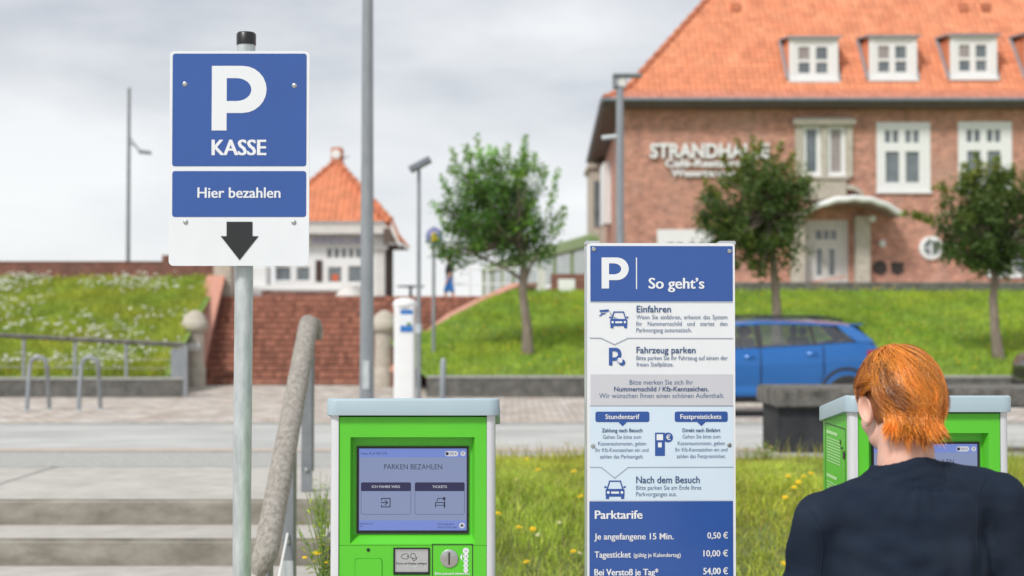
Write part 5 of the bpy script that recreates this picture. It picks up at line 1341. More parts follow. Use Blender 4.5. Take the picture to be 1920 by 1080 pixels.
        # lamps
        obj('tail_light', MB().grid(lambda u, v: (1.90+.27*u, s*(interp(half, 1.90+.27*u)*.985+.008-.06*u*u), .92+.15*v+.02*u), 5, 3), M['lampred'], t, smooth=True)
        obj('headlight', MB().grid(lambda u, v: (-2.12+.34*u, s*(interp(half, -2.12+.34*u)*1.0+.004), .66+.10*v*(1-.35*u)+.05*u), 5, 3), M['lampclear'], t, smooth=True)
        obj('mirror', MB().ell((-.72, s*1.03, 1.13), (.09,.10,.07)).tube([(-.72, s*.86, 1.10), (-.72, s*.97, 1.11)], .025, 6), paint, t, smooth=True)
    def rfn(u, v):
        x = -.46+2.24*u; y, z = side(x, 1); k = -1+2*v; return (x, k*y, top(x)-.06*abs(k)**3)
    obj('roof', MB().grid(rfn, 14, 8), paint, t, smooth=True)
    obj('windscreen', MB().grid(lambda u, v: (A0+(A1-A0-.04)*v, (-1+2*u)*(.84-.24*v), interp(belt, A0)+.03+(top(-.46)-interp(belt, A0)-.04)*v), 8, 5), gl, t, smooth=True)
    obj('rear_screen', MB().grid(lambda u, v: (2.06-(2.06-1.78)*v, (-1+2*u)*(.76-.16*v), 1.17+(top(1.78)-1.19)*v), 8, 5), M['black'], t, smooth=True)
    obj('spoiler', MB().box(1.70, 1.90, -.58, .58, top(1.78)-.03, top(1.78)+.0), paint, t, bevel=.012)
    obj('cabin_floor', MB().box(-.9, 1.7, -.74, .74, 1.115, 1.125).box(-.9, .9, -.74, .74, 1.09, 1.10), M['trim'], t)
    for x in (.05, .95):
        for y in (-.4, .4): obj('seat', MB().box(x-.08, x+.08, y-.22, y+.22, 1.0, 1.28).box(x-.05, x+.05, y-.12, y+.12, 1.30, 1.46), M['trim'], t, bevel=.03)
    obj('grille', MB().box(-2.215, -2.18, -.45, .45, .48, .66), M['black'], t, bevel=.01)
    obj('bumper_trim', MB().grid(lambda u, v: (-2.215+.20*(2*u-1)**2, (-1+2*u)*.80, .27+.14*v), 10, 2), M['trim'], t)
    obj('bumper_trim', MB().grid(lambda u, v: (2.215-.20*(2*u-1)**2, (-1+2*u)*.82, .30+.18*v), 10, 2), M['trim'], t)
    return t
cy = 23.75
cxp = W(1664, 700, cy-.92).x-2.2
blue = car('bright blue hatchback style SUV seen from the side behind the board and bench', (cxp, cy, .2), M['carpaint'])
cxp2 = W(1897, 700, 26.0).x+2.72
dark = car('black car whose nose just enters at the right edge', (cxp2, 26.9, .2), M['carblack'])

# ------------------------------------------------------------ grass blades and flowers
def blades(name, n, xf, zf, hmin, hmax, wd, m, seed, tint=(1,1,1), lean=.35, parent=None):
    g = np.random.default_rng(seed); X, Y = xf(g, n); Z = zf(X, Y); n = len(X)
    a = g.uniform(0, 2*np.pi, n); cl_ = .5+.5*np.sin(X*5.1+2*np.sin(Y*3.7))*np.sin(Y*4.3+2*np.sin(X*2.9)); h = g.uniform(hmin, hmax, n)*(.65+.6*cl_); l = g.uniform(.05, lean, n)*h*2; b = g.uniform(0, 2*np.pi, n)
    dx, dy = np.cos(a)*wd/2, np.sin(a)*wd/2; ex, ey = np.cos(b)*l, np.sin(b)*l
    V = np.stack([np.stack([X-dx, Y-dy, Z-.01], 1), np.stack([X+dx, Y+dy, Z-.01], 1),
                  np.stack([X+dx*.8+ex*.35, Y+dy*.8+ey*.35, Z+h*.6], 1), np.stack([X-dx*.8+ex*.35, Y-dy*.8+ey*.35, Z+h*.6], 1),
                  np.stack([X+ex, Y+ey, Z+h], 1)], 1).reshape(-1, 3)
    k = np.arange(n)*5
    lv = np.stack([k, k+1, k+2, k+3, k+3, k+2, k+4], 1).ravel().astype(np.int32)
    ls = np.stack([np.arange(n)*7, np.arange(n)*7+4], 1).ravel().astype(np.int32)
    me = bpy.data.meshes.new(name); me.vertices.add(5*n); me.vertices.foreach_set('co', V.ravel().astype(np.float32))
    me.loops.add(7*n); me.loops.foreach_set('vertex_index', lv); me.polygons.add(2*n); me.polygons.foreach_set('loop_start', ls); me.update()
    pass
    # pigment: patches of drier and fresher grass
    px_ = np.sin(X*1.3+2*np.sin(Y*.9))*np.cos(Y*1.1+1.7*np.sin(X*.7)); px_ = .5+.5*px_
    T = np.array(tint)[None, :]*(1+np.stack([.35*px_, .08*px_, -.1*px_], 1))*g.uniform(.6, 1.3, (n, 1))*(.72+.5*cl_)[:, None]
    ca = me.color_attributes.new('tint', 'FLOAT_COLOR', 'POINT')
    ca.data.foreach_set('color', np.concatenate([np.repeat(T, 5, 0), np.ones((5*n, 1))], 1).astype(np.float32).ravel())
    return obj(name, me, m, parent, kind='stuff')
def vec(f): return np.vectorize(f)
fz = vec(fgz)
def fgx(g, n):
    Y = 6.5+3.75*np.sqrt(g.uniform(0, 1, n)); X = g.uniform(-.95, 4.6, n); return X, Y
blades('grass', 110000, fgx, lambda X, Y: fz(Y), .035, .085, .005, M['blade'], 1, (1.55,1.35,1.3), .7)
blades('dry_grass', 14000, fgx, lambda X, Y: fz(Y), .04, .10, .0035, M['blade_dry'], 2, (1.0,.95,.8), .7)
blades('grass', 2600, lambda g, n: (g.uniform(-.6, 4.6, n), g.normal(10.05, .12, n)), lambda X, Y: fz(Y), .06, .20, .004, M['blade_dry'], 3, (.9,1,.7), .3)
zRv = vec(zR)
def rbx(g, n):
    Y = 29.45+10.5*g.uniform(0, 1, n); a = vec(bankx)(Y)+.15; X = a+g.uniform(0, 1, n)*(16.5-a); return X, Y
blades('grass', 95000, rbx, lambda X, Y: zRv(Y), .06, .15, .016, M['blade'], 4, (1.0,1.05,.8), .6)
zLv = vec(zL)
def lbx(g, n):
    Y = 29.4+11.6*g.uniform(0, 1, n); b = vec(cheekx)(Y)-.25; X = b-g.uniform(0, 1, n)*9.8; return X, Y
blades('grass', 90000, lbx, lambda X, Y: zLv(Y), .08, .24, .016, M['blade'], 5, (1.15,1.05,1.0), .6)
def blobs(name, n, xf, zf, r, h, m, seed, flat=.45):
    g = np.random.default_rng(seed); X, Y = xf(g, n); Z = zf(X, Y); mb = MB()
    for x, y, z in zip(X, Y, Z):
        s = r*g.uniform(.55, 1.3); hh = h*g.uniform(.5, 1.2); k = 6; c = Vector((x, y, z+hh))
        vs = [c+Vector((s*math.cos(2*math.pi*i/k), s*math.sin(2*math.pi*i/k), g.uniform(-.2,.2)*s)) for i in range(k)]+[c+Vector((0,0,s*flat)), c-Vector((0,0,s*flat))]
        mb.add(vs, [(i, (i+1) % k, k) for i in range(k)]+[((i+1) % k, i, k+1) for i in range(k)])
    return obj(name, mb, m, kind='stuff')
def clus(g, n, xf, k=9, sd=.35):
    X, Y = xf(g, max(1, n//k)); i = g.integers(0, len(X), n); return X[i]+g.normal(0, sd, n), np.clip(Y[i]+g.normal(0, sd, n), 29.6, 40.6)
blobs('white_flowers', 1500, lambda g, n: clus(g, n, lbx, 24, .42), lambda X, Y: zLv(Y), .044, .27, M['bloom_white'], 6, .6)
blobs('yellow_flowers', 60, lambda g, n: clus(g, n, lbx, 7, .4), lambda X, Y: zLv(Y), .03, .2, M['bloom_yellow'], 7)
blobs('yellow_flowers', 620, lambda g, n: clus(g, n, rbx, 12, .42), lambda X, Y: zRv(Y), .030, .14, M['bloom_yellow'], 8)
# dandelions and daisies one can count
def bloomer(name, label, cat, px, py, kind, D=None, hz=None, group=None, sz=1.0):
    # walk along the ray until it meets the bank
    if D is None:
        h = .075 if kind == 'y' else .05; D = 6.5
        while D < 10.2 and W(px, py, D).z > fgz(D)+h: D += .01
        p = W(px, py, D); g0 = fgz(D)
    else: p = W(px, py, D); g0 = p.z-hz
    t = thing(name, label, cat, (p.x, p.y, g0), 0, group); hh = p.z-g0
    rr_ = random.Random(px*7+py); tl_ = Matrix.Rotation(R(rr_.uniform(10, 40)), 4, 'X') @ Matrix.Rotation(R(rr_.uniform(-25, 25)), 4, 'Y')
    obj('stem', MB().tube([(rr_.uniform(-.02,.02),.02,0), (.0,.01,hh*.6), (0,0,hh)], .0016, 5), M['stem'], t)
    mb = MB(); rad = (.021 if kind == 'y' else .014)*sz
    nP = 14
    for ring, (r_, zz_) in enumerate(((1, 0), (.72, .18), (.42, .3)) if kind == 'y' else ((1, 0),)):
        for i in range(nP):
            a = 2*math.pi*(i+ring*.5)/nP; d = .2
            P_ = [Vector((.1*math.cos(a), .1*math.sin(a), zz_*.6)), Vector((r_*.7*math.cos(a-d), r_*.7*math.sin(a-d), zz_+.12)), Vector((r_*math.cos(a), r_*math.sin(a), zz_+.10)), Vector((r_*.7*math.cos(a+d), r_*.7*math.sin(a+d), zz_+.12))]
            mb.add([tl_ @ (v*rad)+Vector((0,0,hh)) for v in P_], [(0,1,2,3)])
    obj('petals', mb, M['bloom_yellow'] if kind == 'y' else M['bloom_white'], t)
    obj('flower_centre', MB().ell(Vector((0,0,hh))+(tl_ @ Vector((0,0,rad*.15))), (rad*.35,)*3, n=8, m=6), M['bloom_yellow'] if kind == 'y' else M['bloom_yellow'], t, smooth=True)
    return t
dl = [(988,861,'highest yellow dandelion left of the board, against the path'), (1009,881,'yellow dandelion at the grass crest left of the board'), (1076,884,'yellow dandelion at the crest close to the board'),
      (1089,931,'yellow dandelion touching the left edge of the board'), (934,963,'yellow dandelion right beside the middle ticket machine'), (973,989,'left flower of the close dandelion pair in the mid bank'),
      (999,992,'right flower of the close dandelion pair in the mid bank'), (1075,1034,'large yellow dandelion low on the bank near the board'), (987,1054,'lowest yellow dandelion between machine and board'),
      (1478,893,'leftmost yellow dandelion at the crest left of the right machine'), (1507,894,'middle yellow dandelion of the crest group near the right machine'), (1521,888,'yellow dandelion closest to the right machine at the crest'),
      (1489,914,'lower left yellow dandelion of the pair under the crest group'), (1497,904,'upper yellow dandelion of the pair under the crest group'), (1472,933,'small yellow dandelion alone below the crest group'), (1470,1057,'lowest yellow dandelion by the sleeve of the person')]
for x, y, lb in dl: bloomer('dandelion', lb, 'flower', x, y, 'y', group='dandelions on the near bank')
for x, y, lb in ((1048,980,'largest white daisy between machine and board'), (1008,1003,'small white daisy below the dandelion pair'), (1087,1037,'small white daisy right of the big dandelion by the board'), (966,899,'faint white daisy near the crest')):
    bloomer('daisy', lb, 'flower', x, y, 'w', group='daisies on the near bank')
# weeds left of the near machine
def weed(px, py0, py1, D, label, fl, seed):
    g = random.Random(seed); b = W(px, py0, D); z1 = W(px, py1, D).z
    t = thing('weed', label, 'plant', (b.x, D, b.z)); H = z1-b.z
    st_ = MB(); lf = MB(); lf.col = (1,1,1)
    for k in range(14):
        a = g.uniform(0, 6.28); r = g.uniform(.02, .09); h = H*g.uniform(.5, 1)
        tip = Vector((r*math.cos(a)*1.2, r*math.sin(a), h)); st_.tube([(g.uniform(-.02,.02), 0, 0), tip*.55+Vector((0,0,.02)), tip], [.0022,.0018,.0010], 5)
        for j in range(7):
            c = tip*(.25+.1*j); d = Vector((g.uniform(-1,1), g.uniform(-1,1), g.uniform(0,.9))).normalized()*g.uniform(.03, .07); s = d.cross(Vector((0,0,1))).normalized()*.0045
            q = g.uniform(.7, 1.3); lf.col = (q*1.1, q, q*.7); lf.add([c, c+d*.5+s, c+d-Vector((0,0,.008)), c+d*.5-s], [(0,1,2,3)])
    obj('stems', st_, M['stem'], t); obj('leaves', lf, M['blade'], t)
    for (fx, fy, kd, sz) in fl:
        p = W(fx, fy, D-.02)-Vector((b.x, D, b.z)); c = {'y': M['bloom_yellow'], 'w': M['blade_dry']}[kd]
        mb = MB(); mb.col = (1.3,1.1,1.2)
        for i in range(16):
            a = 2*math.pi*i/16; u = Vector((math.cos(a), .25*math.sin(a), .38*math.sin(a)+.15))*.0155*sz; s = Vector((-math.sin(a), 0, math.cos(a)*.5))*.003
            mb.add([p, p+u*.7+s, p+u, p+u*.7-s], [(0,1,2,3)])
        mb.ell(p, (.007*sz,.006*sz,.0055*sz), n=8, m=6)
        obj('flower', mb, c, t, label='yellow flower head' if kd == 'y' else 'faded pinkish seed head')
        obj('flower_stalk', MB().tube([p, p*.5+Vector((.01,0,-.0)), (0,0,0)], .0013, 5), M['stem'], t)
weed(607, 1100, 895, 5.3, 'leafy weed with small yellow flowers hugging the left side of the near machine', [(594,1038,'y',1.15), (571,1046,'y',.7), (596,1009,'w',.8), (603,1022,'w',.7), (589,1053,'w',.6), (612,1055,'y',.5)], 5)
weed(600, 1010, 880, 7.9, 'tuft of long green grass on the bank edge above the near machine weed', [], 9)
weed(1405, 900, 835, 10.0, 'thin dry stalks at the crest in front of the bench leg', [(1400,842,'w',.9), (1411,850,'w',.7)], 12)
weed(1440, 885, 820, 10.1, 'tall seeding stalks before the bench leg', [(1446,838,'w',.9), (1432,846,'w',.8)], 13)
weed(1080, 890, 838, 10.05, 'thin dry stalks at the crest left of the board', [(1062,832,'w',.9)], 14)

# ------------------------------------------------------------ people
def remesh(name, mb, voxel, m, parent, sm=6, fac=.6, disp=None):
    o = obj(name, mb, m, parent)
    r = o.modifiers.new('r', 'REMESH'); r.mode = 'VOXEL'; r.voxel_size = voxel; r.use_smooth_shade = True
    s = o.modifiers.new('s', 'SMOOTH'); s.iterations = sm; s.factor = fac
    bake(o)
    me = o.data
    if not me.materials: me.materials.append(m)
    if disp:
        n = len(me.vertices); co = np.empty(n*3, np.float32); no = np.empty(n*3, np.float32)
        me.vertices.foreach_get('co', co); me.vertices.foreach_get('normal', no); co = co.reshape(-1,3); no = no.reshape(-1,3)
        d = disp(co, no); co = co+no*d[:, None]; me.vertices.foreach_set('co', co.astype(np.float32).ravel()); me.update()
    me.polygons.foreach_set('use_smooth', [True]*len(me.polygons)); return o
PX, PY = .868, 3.16
pe = thing('person', 'person with short orange hair and navy top, seen from behind at the right machine', 'person', (PX, PY, 0))
Hc = Vector((.006, .07, 1.538))                     # head centre
Hm = Matrix.Translation(Hc) @ Matrix.Rotation(R(11), 4, 'Z') @ Matrix.Rotation(R(-17), 4, 'X') @ Matrix.Rotation(R(2), 4, 'Y')
def hd(x, y, z): return Hm @ Vector((x, y, z))
H3 = Hm.to_3x3()
bd = MB()
bd.ell(hd(0, -.012, .012), (.075, .093, .104), H3); bd.ell(hd(0, .045, -.045), (.058, .052, .068), H3); bd.ell(hd(0, .062, -.088), (.028, .025, .022), H3)
for s in (-1, 1):
    bd.ell(hd(s*.040, .058, -.035), (.025,.028,.026), H3); bd.ell(hd(s*.050, .015, -.075), (.016,.036,.024), H3); bd.ell(hd(s*.031, .082, .004), (.016,.012,.008), H3)
    # ear
    e = hd(s*.079, .002, -.018); er = H3 @ Matrix.Rotation(R(s*28), 3, 'Z') @ Matrix.Rotation(R(-8), 3, 'X')
bd.ell(hd(0, .100, -.030), (.012,.020,.013), H3); bd.tube([hd(0,.088,.012), hd(0,.106,-.026)], [.007,.010], 8)
bd.ell(hd(0, .086, -.062), (.024,.012,.008), H3)
SH = Vector((.008, .0, 1.335))
bd.cap(hd(0, -.028, -.055), (.006, .005, 1.40), .058, .064, 16); bd.cap(hd(0, .005, -.07), (.006, .02, 1.39), .050, .055, 14)
bd.cap((0, .0, 1.40), (0, .0, 1.31), .058, .07)
bd.ell((.005, .015, 1.17), (.155,.09,.17)); bd.ell((0, .01, .98), (.145,.10,.14)); bd.ell((0, 0, .87), (.16,.11,.12))
arm = {-1: [(-.186, .0, 1.282), (-.232, .04, 1.02), (-.14, .30, 1.06)], 1: [(.212, .0, 1.328), (.262, .05, 1.06), (.13, .34, 1.08)]}
for s in (-1, 1):
    a = [Vector(p) for p in arm[s]]
    bd.cap((0, 0, 1.31), a[0], .055, .040); bd.cap(a[0], a[1], .043, .036); bd.cap(a[1], a[2], .036, .023)
    d = (a[2]-a[1]).normalized(); palm = a[2]+d*.05; bd.cap(a[2], palm, .024, .026)
    sidev = d.cross(Vector((0,0,1))).normalized()
    for i, (o_, l_) in enumerate(((-.030,.062), (-.010,.075), (.010,.078), (.029,.070))):
        r0 = palm+sidev*o_*.9+d*.015; k1_ = r0+d*l_*.5+Vector((0,0,.003)); k2_ = k1_+d*l_*.35+Vector((0,0,-.016)); k3_ = k2_+d*l_*.15+Vector((0,0,-.018))
        bd.cap(r0, k1_, .0095, .009, 8); bd.cap(k1_, k2_, .009, .0082, 8); bd.cap(k2_, k3_, .0082, .0072, 8)
    th = a[2]+d*.02+sidev*(-s)*.0; t1_ = th+sidev*s*(-.035)+d*.02; t2_ = t1_+sidev*s*(-.012)+d*.035
    bd.cap(th, t1_, .013, .011, 8); bd.cap(t1_, t2_, .011, .0085, 8)
    bd.cap((s*.085, 0, .88), (s*.095, .015, .50), .075, .048); bd.cap((s*.095, .015, .50), (s*.10, -.02, .10), .050, .032); bd.cap((s*.10, -.02, .06), (s*.11, .13, .035), .034, .028)
body = remesh('body', bd, .0065, M['skin'], pe, 5, .5)
# ears
for s in (-1, 1):
    mb = MB(); er = H3 @ Matrix.Rotation(R(-s*24), 3, 'Z') @ Matrix.Rotation(R(-6), 3, 'X')
    n = 18; vs, fs = [], []
    for j, (rr_, dx, ws) in enumerate(((1.0, .0, 1), (1.04, .008, 1), (.92, .013, 1), (.70, .007, 1), (.45, .001, 1), (.0, .0, 1))):
        for k in range(n):
            t_ = 2*math.pi*k/n; ww = .0175*(1+.18*math.sin(t_)); vs.append(hd(s*.077, .0, -.020)+er @ Vector((s*dx, rr_*ww*math.cos(t_)-.004, rr_*.033*math.sin(t_))))
    fs = [(j*n+k, j*n+(k+1) % n, (j+1)*n+(k+1) % n, (j+1)*n+k) for j in range(5) for k in range(n)]
    mb.add(vs, fs); mb.ell(hd(s*.076, .001, -.046), (.006,.008,.009), H3, 10, 7)
    obj('ear', mb, M['skin'], pe, smooth=True, sharp=180)
    obj('earring', MB().ell(hd(s*.083, -.004, -.053), (.003,.003,.003), n=8, m=6), M['steel'], pe, smooth=True)
# eyes
for s in (-1, 1):
    ey = obj('eye', MB().ell(hd(s*.031, .078, -.002), (.0115,.0115,.0115), H3, 12, 8), M['white'], pe, smooth=True)
    obj('iris', MB().ell(hd(s*.031, .0865, -.004), (.0052,.0032,.0052), H3, 10, 6), M['brown_dark'], ey, smooth=True)
    obj('eyebrow', MB().tube([hd(s*.016,.092,.018), hd(s*.032,.091,.023), hd(s*.047,.081,.018)], [.003,.0035,.002], 6), M['ridge'], pe, smooth=True)
obj('lips', MB().tube([hd(-.022,.090,-.062), hd(-.008,.098,-.059), hd(0,.098,-.061), hd(.008,.098,-.059), hd(.022,.090,-.062)], [.002,.005,.005,.005,.002], 8), mat('lips', (.45,.16,.14), .45), pe, smooth=True)
# sweater
sw = MB()
sw.ell((.004, .008, 1.20), (.188,.128,.215)); sw.ell((0, .012, 1.01), (.172,.125,.16)); sw.ell((0, .005, .86), (.182,.135,.14)); sw.ell((.006, -.03, 1.29), (.165,.078,.10))
LA, RA = [Vector(p) for p in arm[-1]], [Vector(p) for p in arm[1]]
sw.cap((.0, -.005, 1.362), LA[0]+Vector((.045,-.005,.026)), .050, .056); sw.cap((.01, -.005, 1.378), RA[0]+Vector((-.04,-.005,.018)), .048, .056)
for a in (LA, RA):
    sw.cap(a[0], a[1], .062, .055); sw.cap(a[1], a[2]-(a[2]-a[1]).normalized()*.02, .054, .036)
    sw.ell(a[0]+Vector((0,0,.0)), (.061,.064,.064))
def wr(co, no):
    x, y, z = co[:,0], co[:,1], co[:,2]
    n1_ = np.sin(z*46+2.6*np.sin(x*17+z*6)+1.5*np.sin(y*21)); n2_ = np.sin(x*34+z*23+1.9*np.sin(z*15-x*9)); n3_ = np.sin((x*.8-z)*60+2*np.sin(x*11))
    up = np.clip((1.34-z)/.18, 0, 1)
    d = (.0042*n1_*n2_+.0034*n3_*np.clip(n2_, 0, 1))*(.40+.60*up)
    ax = np.exp(-((np.abs(x)-.17)/.035)**2)*np.clip((1.36-z)/.1, 0, 1); d += -.007*ax*np.clip(-y+.02, 0, .08)/.08
    d += -.0035*np.exp(-((z-(1.37-.15*np.abs(x)))/.006)**2)*(np.abs(x) < .13)*(y < 0)
    d += .0022*np.sin(np.arctan2(x-.02, 1.42-z)*19)*np.exp(-(np.hypot(x, z-1.40)/.11)**2)
    return d
swo = remesh('sweater', sw, .0075, M['navy'], pe, 9, .6, wr)
# draped collar: several folds round the neck
cl = MB()
def ringpt(a, k):
    rx, ry = .074+.0072*k, .072+.0030*k; x = .008+rx*math.sin(a); y = .014-ry*math.cos(a)
    z = 1.420-.0082*k+.003*math.sin(3*a+k*1.7)-.060*max(0, -math.cos(a))**1.2+.005*math.sin(a)-.020*abs(math.sin(a))**1.5; return Vector((x, y, z))
for k in range(9):
    pts = [ringpt(2*math.pi*i/48, k) for i in range(49)]; cl.tube(pts, [.0078-.0005*k+.0016*math.sin(i*.5+k*2.3)*(1 if k > 1 else .3) for i in range(49)], 8, caps=False)
collar = remesh('collar', cl, .0045, M['navy'], swo, 6, .6)
from mathutils.bvhtree import BVHTree
bv = BVHTree.FromPolygons([v.co.copy() for v in swo.data.vertices], [tuple(p.vertices) for p in swo.data.polygons])
def seam(path, r=.0022):
    P_ = []
    for a_, b_ in zip(path, path[1:]):
        for i in range(6): 
            x_ = a_[0]+(b_[0]-a_[0])*i/6; y_ = a_[1]+(b_[1]-a_[1])*i/6
            q_ = W(x_, y_, 3.0)-Vector((PX, PY, 0)); hit = bv.ray_cast(q_, Vector((0, 1, 0)))
            if hit[0]: P_.append(hit[0]+Vector((0, .0006, 0)))
    if len(P_) > 2: obj('seam', MB().tube(P_, r, 6), M['navy'], swo, smooth=True)
seam([(1500,958),(1529,955),(1548,978),(1560,1005),(1566,1040),(1563,1080),(1556,1130)])
seam([(1884,903),(1868,930),(1858,975),(1857,1030),(1862,1090)])
seam([(1565,912),(1640,893),(1700,893),(1772,887),(1830,884)], .0016)
# stitched sleeve seams
for s, a in ((-1, LA), (1, RA)):
    c = a[0]+Vector((-s*.012, 0, 0)); pts = []
    for i in range(15):
        t_ = R(-10+i*14); pts.append(c+Vector((s*(.004+.018*math.cos(t_)), -.069*math.sin(t_)*.98, .068*math.cos(t_))))
    
obj('cuffs', MB().tube([LA[2]-(LA[2]-LA[1]).normalized()*.05, LA[2]-(LA[2]-LA[1]).normalized()*.01], [.038,.034], 14).tube([RA[2]-(RA[2]-RA[1]).normalized()*.05, RA[2]-(RA[2]-RA[1]).normalized()*.01], [.038,.034], 14), M['navy'], swo, smooth=True)
tr = MB()
tr.ell((0, 0, .86), (.165,.12,.13))
for s in (-1, 1): tr.cap((s*.085, 0, .86), (s*.095, .015, .50), .090, .066); tr.cap((s*.095, .015, .50), (s*.10, -.02, .12), .066, .056)
remesh('trousers', tr, .010, M['denim'], pe, 6)
for s in (-1, 1):
    sh = MB(); sh.cap((s*.10, -.03, .05), (s*.11, .15, .04), .046, .040); sh.box(s*.105-.045, s*.105+.045, -.07, .19, 0, .02); remesh('shoe', sh, .008, M['black'], pe, 4)
# hair
def hairbuild():
    g = np.random.default_rng(21); R_ = np.array([.0775, .0975, .112]); off0 = np.array([0, -.012, .010])
    WH = np.array([.06, -.20, .975]); WH /= np.linalg.norm(WH)
    V, Fc, C = [], [], []
    # clump centres on the scalp
    cl_ = []
    while len(cl_) < 400:
        v = g.normal(0, 1, 3)
        if g.random() < .25: v[1] = -abs(v[1])-.3; v[2] = -abs(v[2])*.8
        v /= np.linalg.norm(v)
        if v[2] < -.62 or (v[1] > .50 and v[2] < .45) or (v[1] > .12 and v[2] < -.05) or (v[1] > .0 and v[2] < -.3): continue
        if v[2] < -.50 and abs(v[0]) > .55: continue
        if abs(v[0]) > .62 and v[2] < .02 and v[1] > -.42: continue
        cl_.append(v)
    for v in cl_:
        az = math.atan2(v[0], -v[1])                     # 0 at the back, + to the right
        low = 1-min(1, max(0, (v[2]+.45)/1.2))
        layer = g.uniform(0, 1); ln = (.105+.040*g.uniform()-.050*low) if layer > .25 else .080
        if v[2] < -.3: ln = g.uniform(.048, .080)
        if v[1] > .2: ln *= .55
        swirl = .30+.38*g.normal()
        flick = g.uniform(-.2, 1.3)*(.45+.55*low)
        sweep = -.0
        shade = g.uniform(0, 1); rough_ = .15
        base_c = np.array([.88, .345, .050])*(.66+.62*shade) if g.random() > .24 else np.array([.33, .11, .022])*(.7+.6*shade)
        if .55 < v[2]+.35 < .95 and False: pass
        ns = int(44)
        side_mix = g.normal(0, 1)
        for _ in range(ns):
            fly = 3.0 if g.random() < .03 else 1.0; r = v+g.normal(0, .040, 3); r /= np.linalg.norm(r); p = r.copy(); L_ = ln*g.uniform(.75, 1.12); n = 10; st = L_/n
            lift0 = .002+.007*layer+g.uniform(0, .003); pts = []
            pos = None
            for i in range(n+1):
                s_ = i/n
                if (p[2] > -.50 or not pts) and pos is None:
                    rad = 1.0; q_ = p*R_*rad; nrm = p/R_; nrm /= np.linalg.norm(nrm)
                    body_ = .008*math.sin(min(1, s_*1.3)*math.pi*.5)
                    pt = off0+q_+nrm*(lift0+body_*(.6+.6*layer)+flick*.014*max(0, s_-.55)**1.0*2.2)
                    pts.append(pt)
                    t_ = p-WH*(p@WH); t_ /= max(1e-6, np.linalg.norm(t_)); sw_ = np.cross(p, t_)
                    d_ = t_*1.0+sw_*(swirl+.30*math.sin(3.1*az+1.0)*(1-low))+np.array([0, 0, -.35])
                    d_ = d_+np.array([.55, 0, 0])*max(0, .7-abs(p[2]-.05)*1.6)*(1 if v[0] < .35 else .3)      # wind-blown sweep to the right
                    if abs(p[0]) > .55 and -.45 < p[1] < .55 and p[2] < .30: d_ += np.array([-np.sign(p[0])*.2, -2.1, .35])
                    if p[2] < -.05 and abs(p[0]) > .3: d_ += np.array([-np.sign(p[0])*.70, 0, -.30])
                    d_ += g.normal(0, rough_*fly, 3)
                    d_ -= p*(d_@p); d_ /= np.linalg.norm(d_); p = p+d_*st/.098; p /= np.linalg.norm(p)
                    last = d_
                else:
                    if pos is None: pos = pts[-1]; vel = np.array([last[0]*.4, last[1]*.3-.15, -.9]); vel /= np.linalg.norm(vel); hn = nrm.copy()
                    vel = vel+hn*flick*.16+np.array([.10*side_mix*.4, 0, -.05]); vel /= np.linalg.norm(vel)
                    pos = pos+vel*st; pts.append(pos)
            m_ = len(pts); P_ = np.array(pts); T_ = np.gradient(P_, axis=0); T_ /= np.linalg.norm(T_, axis=1)[:, None]
            outn = P_-off0; outn /= np.linalg.norm(outn, axis=1)[:, None]
            jit = g.normal(0, .5, 3); B_ = np.cross(T_, outn+jit); B_ /= np.linalg.norm(B_, axis=1)[:, None]
            wd = .00085*np.linspace(1.0, .25, m_)[:, None]*g.uniform(.7, 1.3)
            a_ = P_-B_*wd; b_ = P_+B_*wd; k0 = len(V)*1
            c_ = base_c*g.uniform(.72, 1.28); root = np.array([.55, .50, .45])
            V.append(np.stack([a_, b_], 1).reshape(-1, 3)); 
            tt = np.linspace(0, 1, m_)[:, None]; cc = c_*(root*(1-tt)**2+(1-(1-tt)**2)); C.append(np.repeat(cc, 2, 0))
    return V, C
Vh, Ch = hairbuild()
cnt = [len(a)//2 for a in Vh]; VV = np.concatenate(Vh); CC = np.concatenate(Ch)
M4 = np.array(Hm); VV = VV @ M4[:3, :3].T+M4[:3, 3]
fc = []; k = 0
for c in cnt:
    i = np.arange(c-1)*2+k; fc.append(np.stack([i, i+1, i+3, i+2], 1)); k += 2*c
FF = np.concatenate(fc).astype(np.int32)
me = bpy.data.meshes.new('hair'); me.vertices.add(len(VV)); me.vertices.foreach_set('co', VV.astype(np.float32).ravel())
me.loops.add(len(FF)*4); me.loops.foreach_set('vertex_index', FF.ravel()); me.polygons.add(len(FF)); me.polygons.foreach_set('loop_start', np.arange(0, len(FF)*4, 4, dtype=np.int32)); me.update()
ca = me.color_attributes.new('tint', 'FLOAT_COLOR', 'POINT'); ca.data.foreach_set('color', np.concatenate([CC, np.ones((len(CC), 1))], 1).astype(np.float32).ravel())
hm = leafmat('orange_hair', (1,1,1), (1,1,1), .25); hp_ = hm.node_tree.nodes['Principled BSDF']; hp_.inputs['Roughness'].default_value = .42; hp_.inputs['Specular IOR Level'].default_value = .6
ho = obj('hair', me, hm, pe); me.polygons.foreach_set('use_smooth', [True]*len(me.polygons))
cap_ = MB(); cap_.ell(hd(0, -.016, .016), (.079,.094,.110), H3, 28, 18)
capm = tomesh('hair_base', cap_)
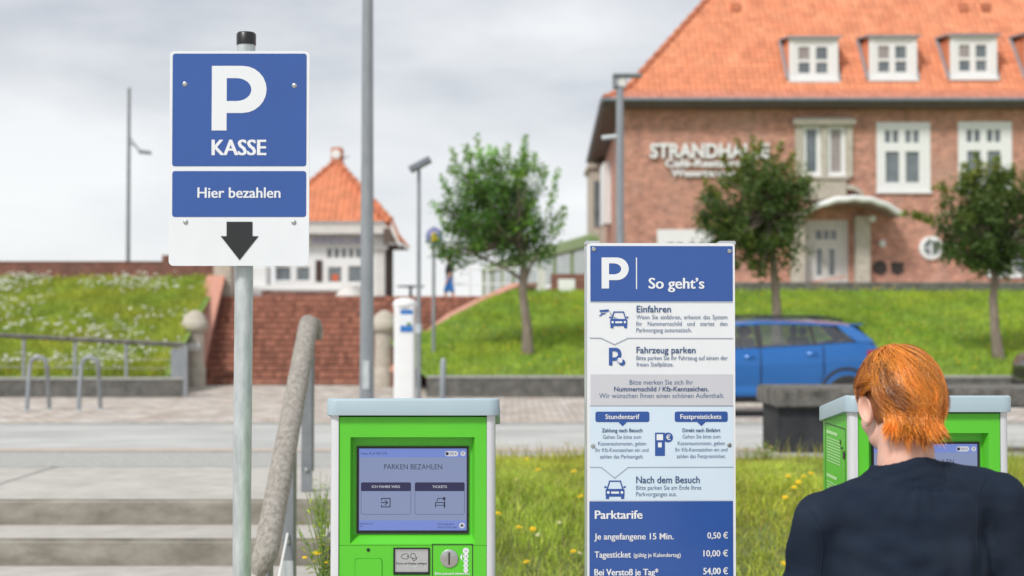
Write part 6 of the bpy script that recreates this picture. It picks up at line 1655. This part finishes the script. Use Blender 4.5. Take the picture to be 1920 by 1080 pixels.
bm = bmesh.new(); bm.from_mesh(capm); Hi = Hm.inverted()
bmesh.ops.delete(bm, geom=[v for v in bm.verts if (lambda q: (q.y > .040 and q.z < .055) or (q.y > .0 and q.z < .0) or q.z < -.058)(Hi @ v.co)], context='VERTS')
bm.to_mesh(capm); bm.free()
obj('hair_base', capm, mat('hair_root', (.16,.05,.014), .6, base2=(.28,.09,.025), scale=90), ho, smooth=True)

# passer-by on the dyke
p = W(842, 560, 45.5)
mn = thing('person', 'distant person in a dark shirt and blue shorts walking along the dyke beyond the tree', 'person', (p.x, 45.5, 2.18), R(90))
b = MB(); b.ell((0,.02,1.60), (.075,.095,.11)); b.cap((0,0,1.5),(0,0,1.40),.05,.06); b.ell((0,0,1.2),(.17,.11,.25)); b.ell((0,0,.95),(.15,.11,.14))
for s in (-1, 1):
    b.cap((0,0,1.38),(s*.18,0,1.36),.06,.055); b.cap((s*.18,0,1.36),(s*.21,-.03,1.08),.05,.04); b.cap((s*.21,-.03,1.08),(s*.20,.08,.84),.04,.028)
    b.cap((s*.20,.08,.84),(s*.20,.11,.75),.03,.02); b.cap((s*.09,0,.92),(s*.09,s*.12,.5),.085,.055); b.cap((s*.09,s*.12,.5),(s*.09,s*.17-.03,.08),.055,.035); b.cap((s*.09,s*.17-.04,.06),(s*.09,s*.17+.12,.04),.04,.035)
remesh('body', b, .014, M['skin'], mn, 4)
b = MB(); b.ell((0,0,1.2),(.19,.13,.27)); b.cap((0,0,1.38),(s*.0,0,1.39),.08,.08)
for s in (-1, 1): b.cap((0,0,1.37),(s*.18,0,1.36),.07,.068); b.cap((s*.18,0,1.36),(s*.205,-.02,1.18),.066,.06)
remesh('shirt', b, .014, M['black'], mn, 4)
b = MB(); b.ell((0,0,.94),(.17,.13,.13))
for s in (-1, 1): b.cap((s*.09,0,.90),(s*.09,s*.10,.56),.10,.085)
remesh('shorts', b, .014, M['blue_flat'], mn, 4)
obj('hair', MB().ell((0,-.0,1.63), (.082,.10,.10)), M['brown_dark'], mn, smooth=True)
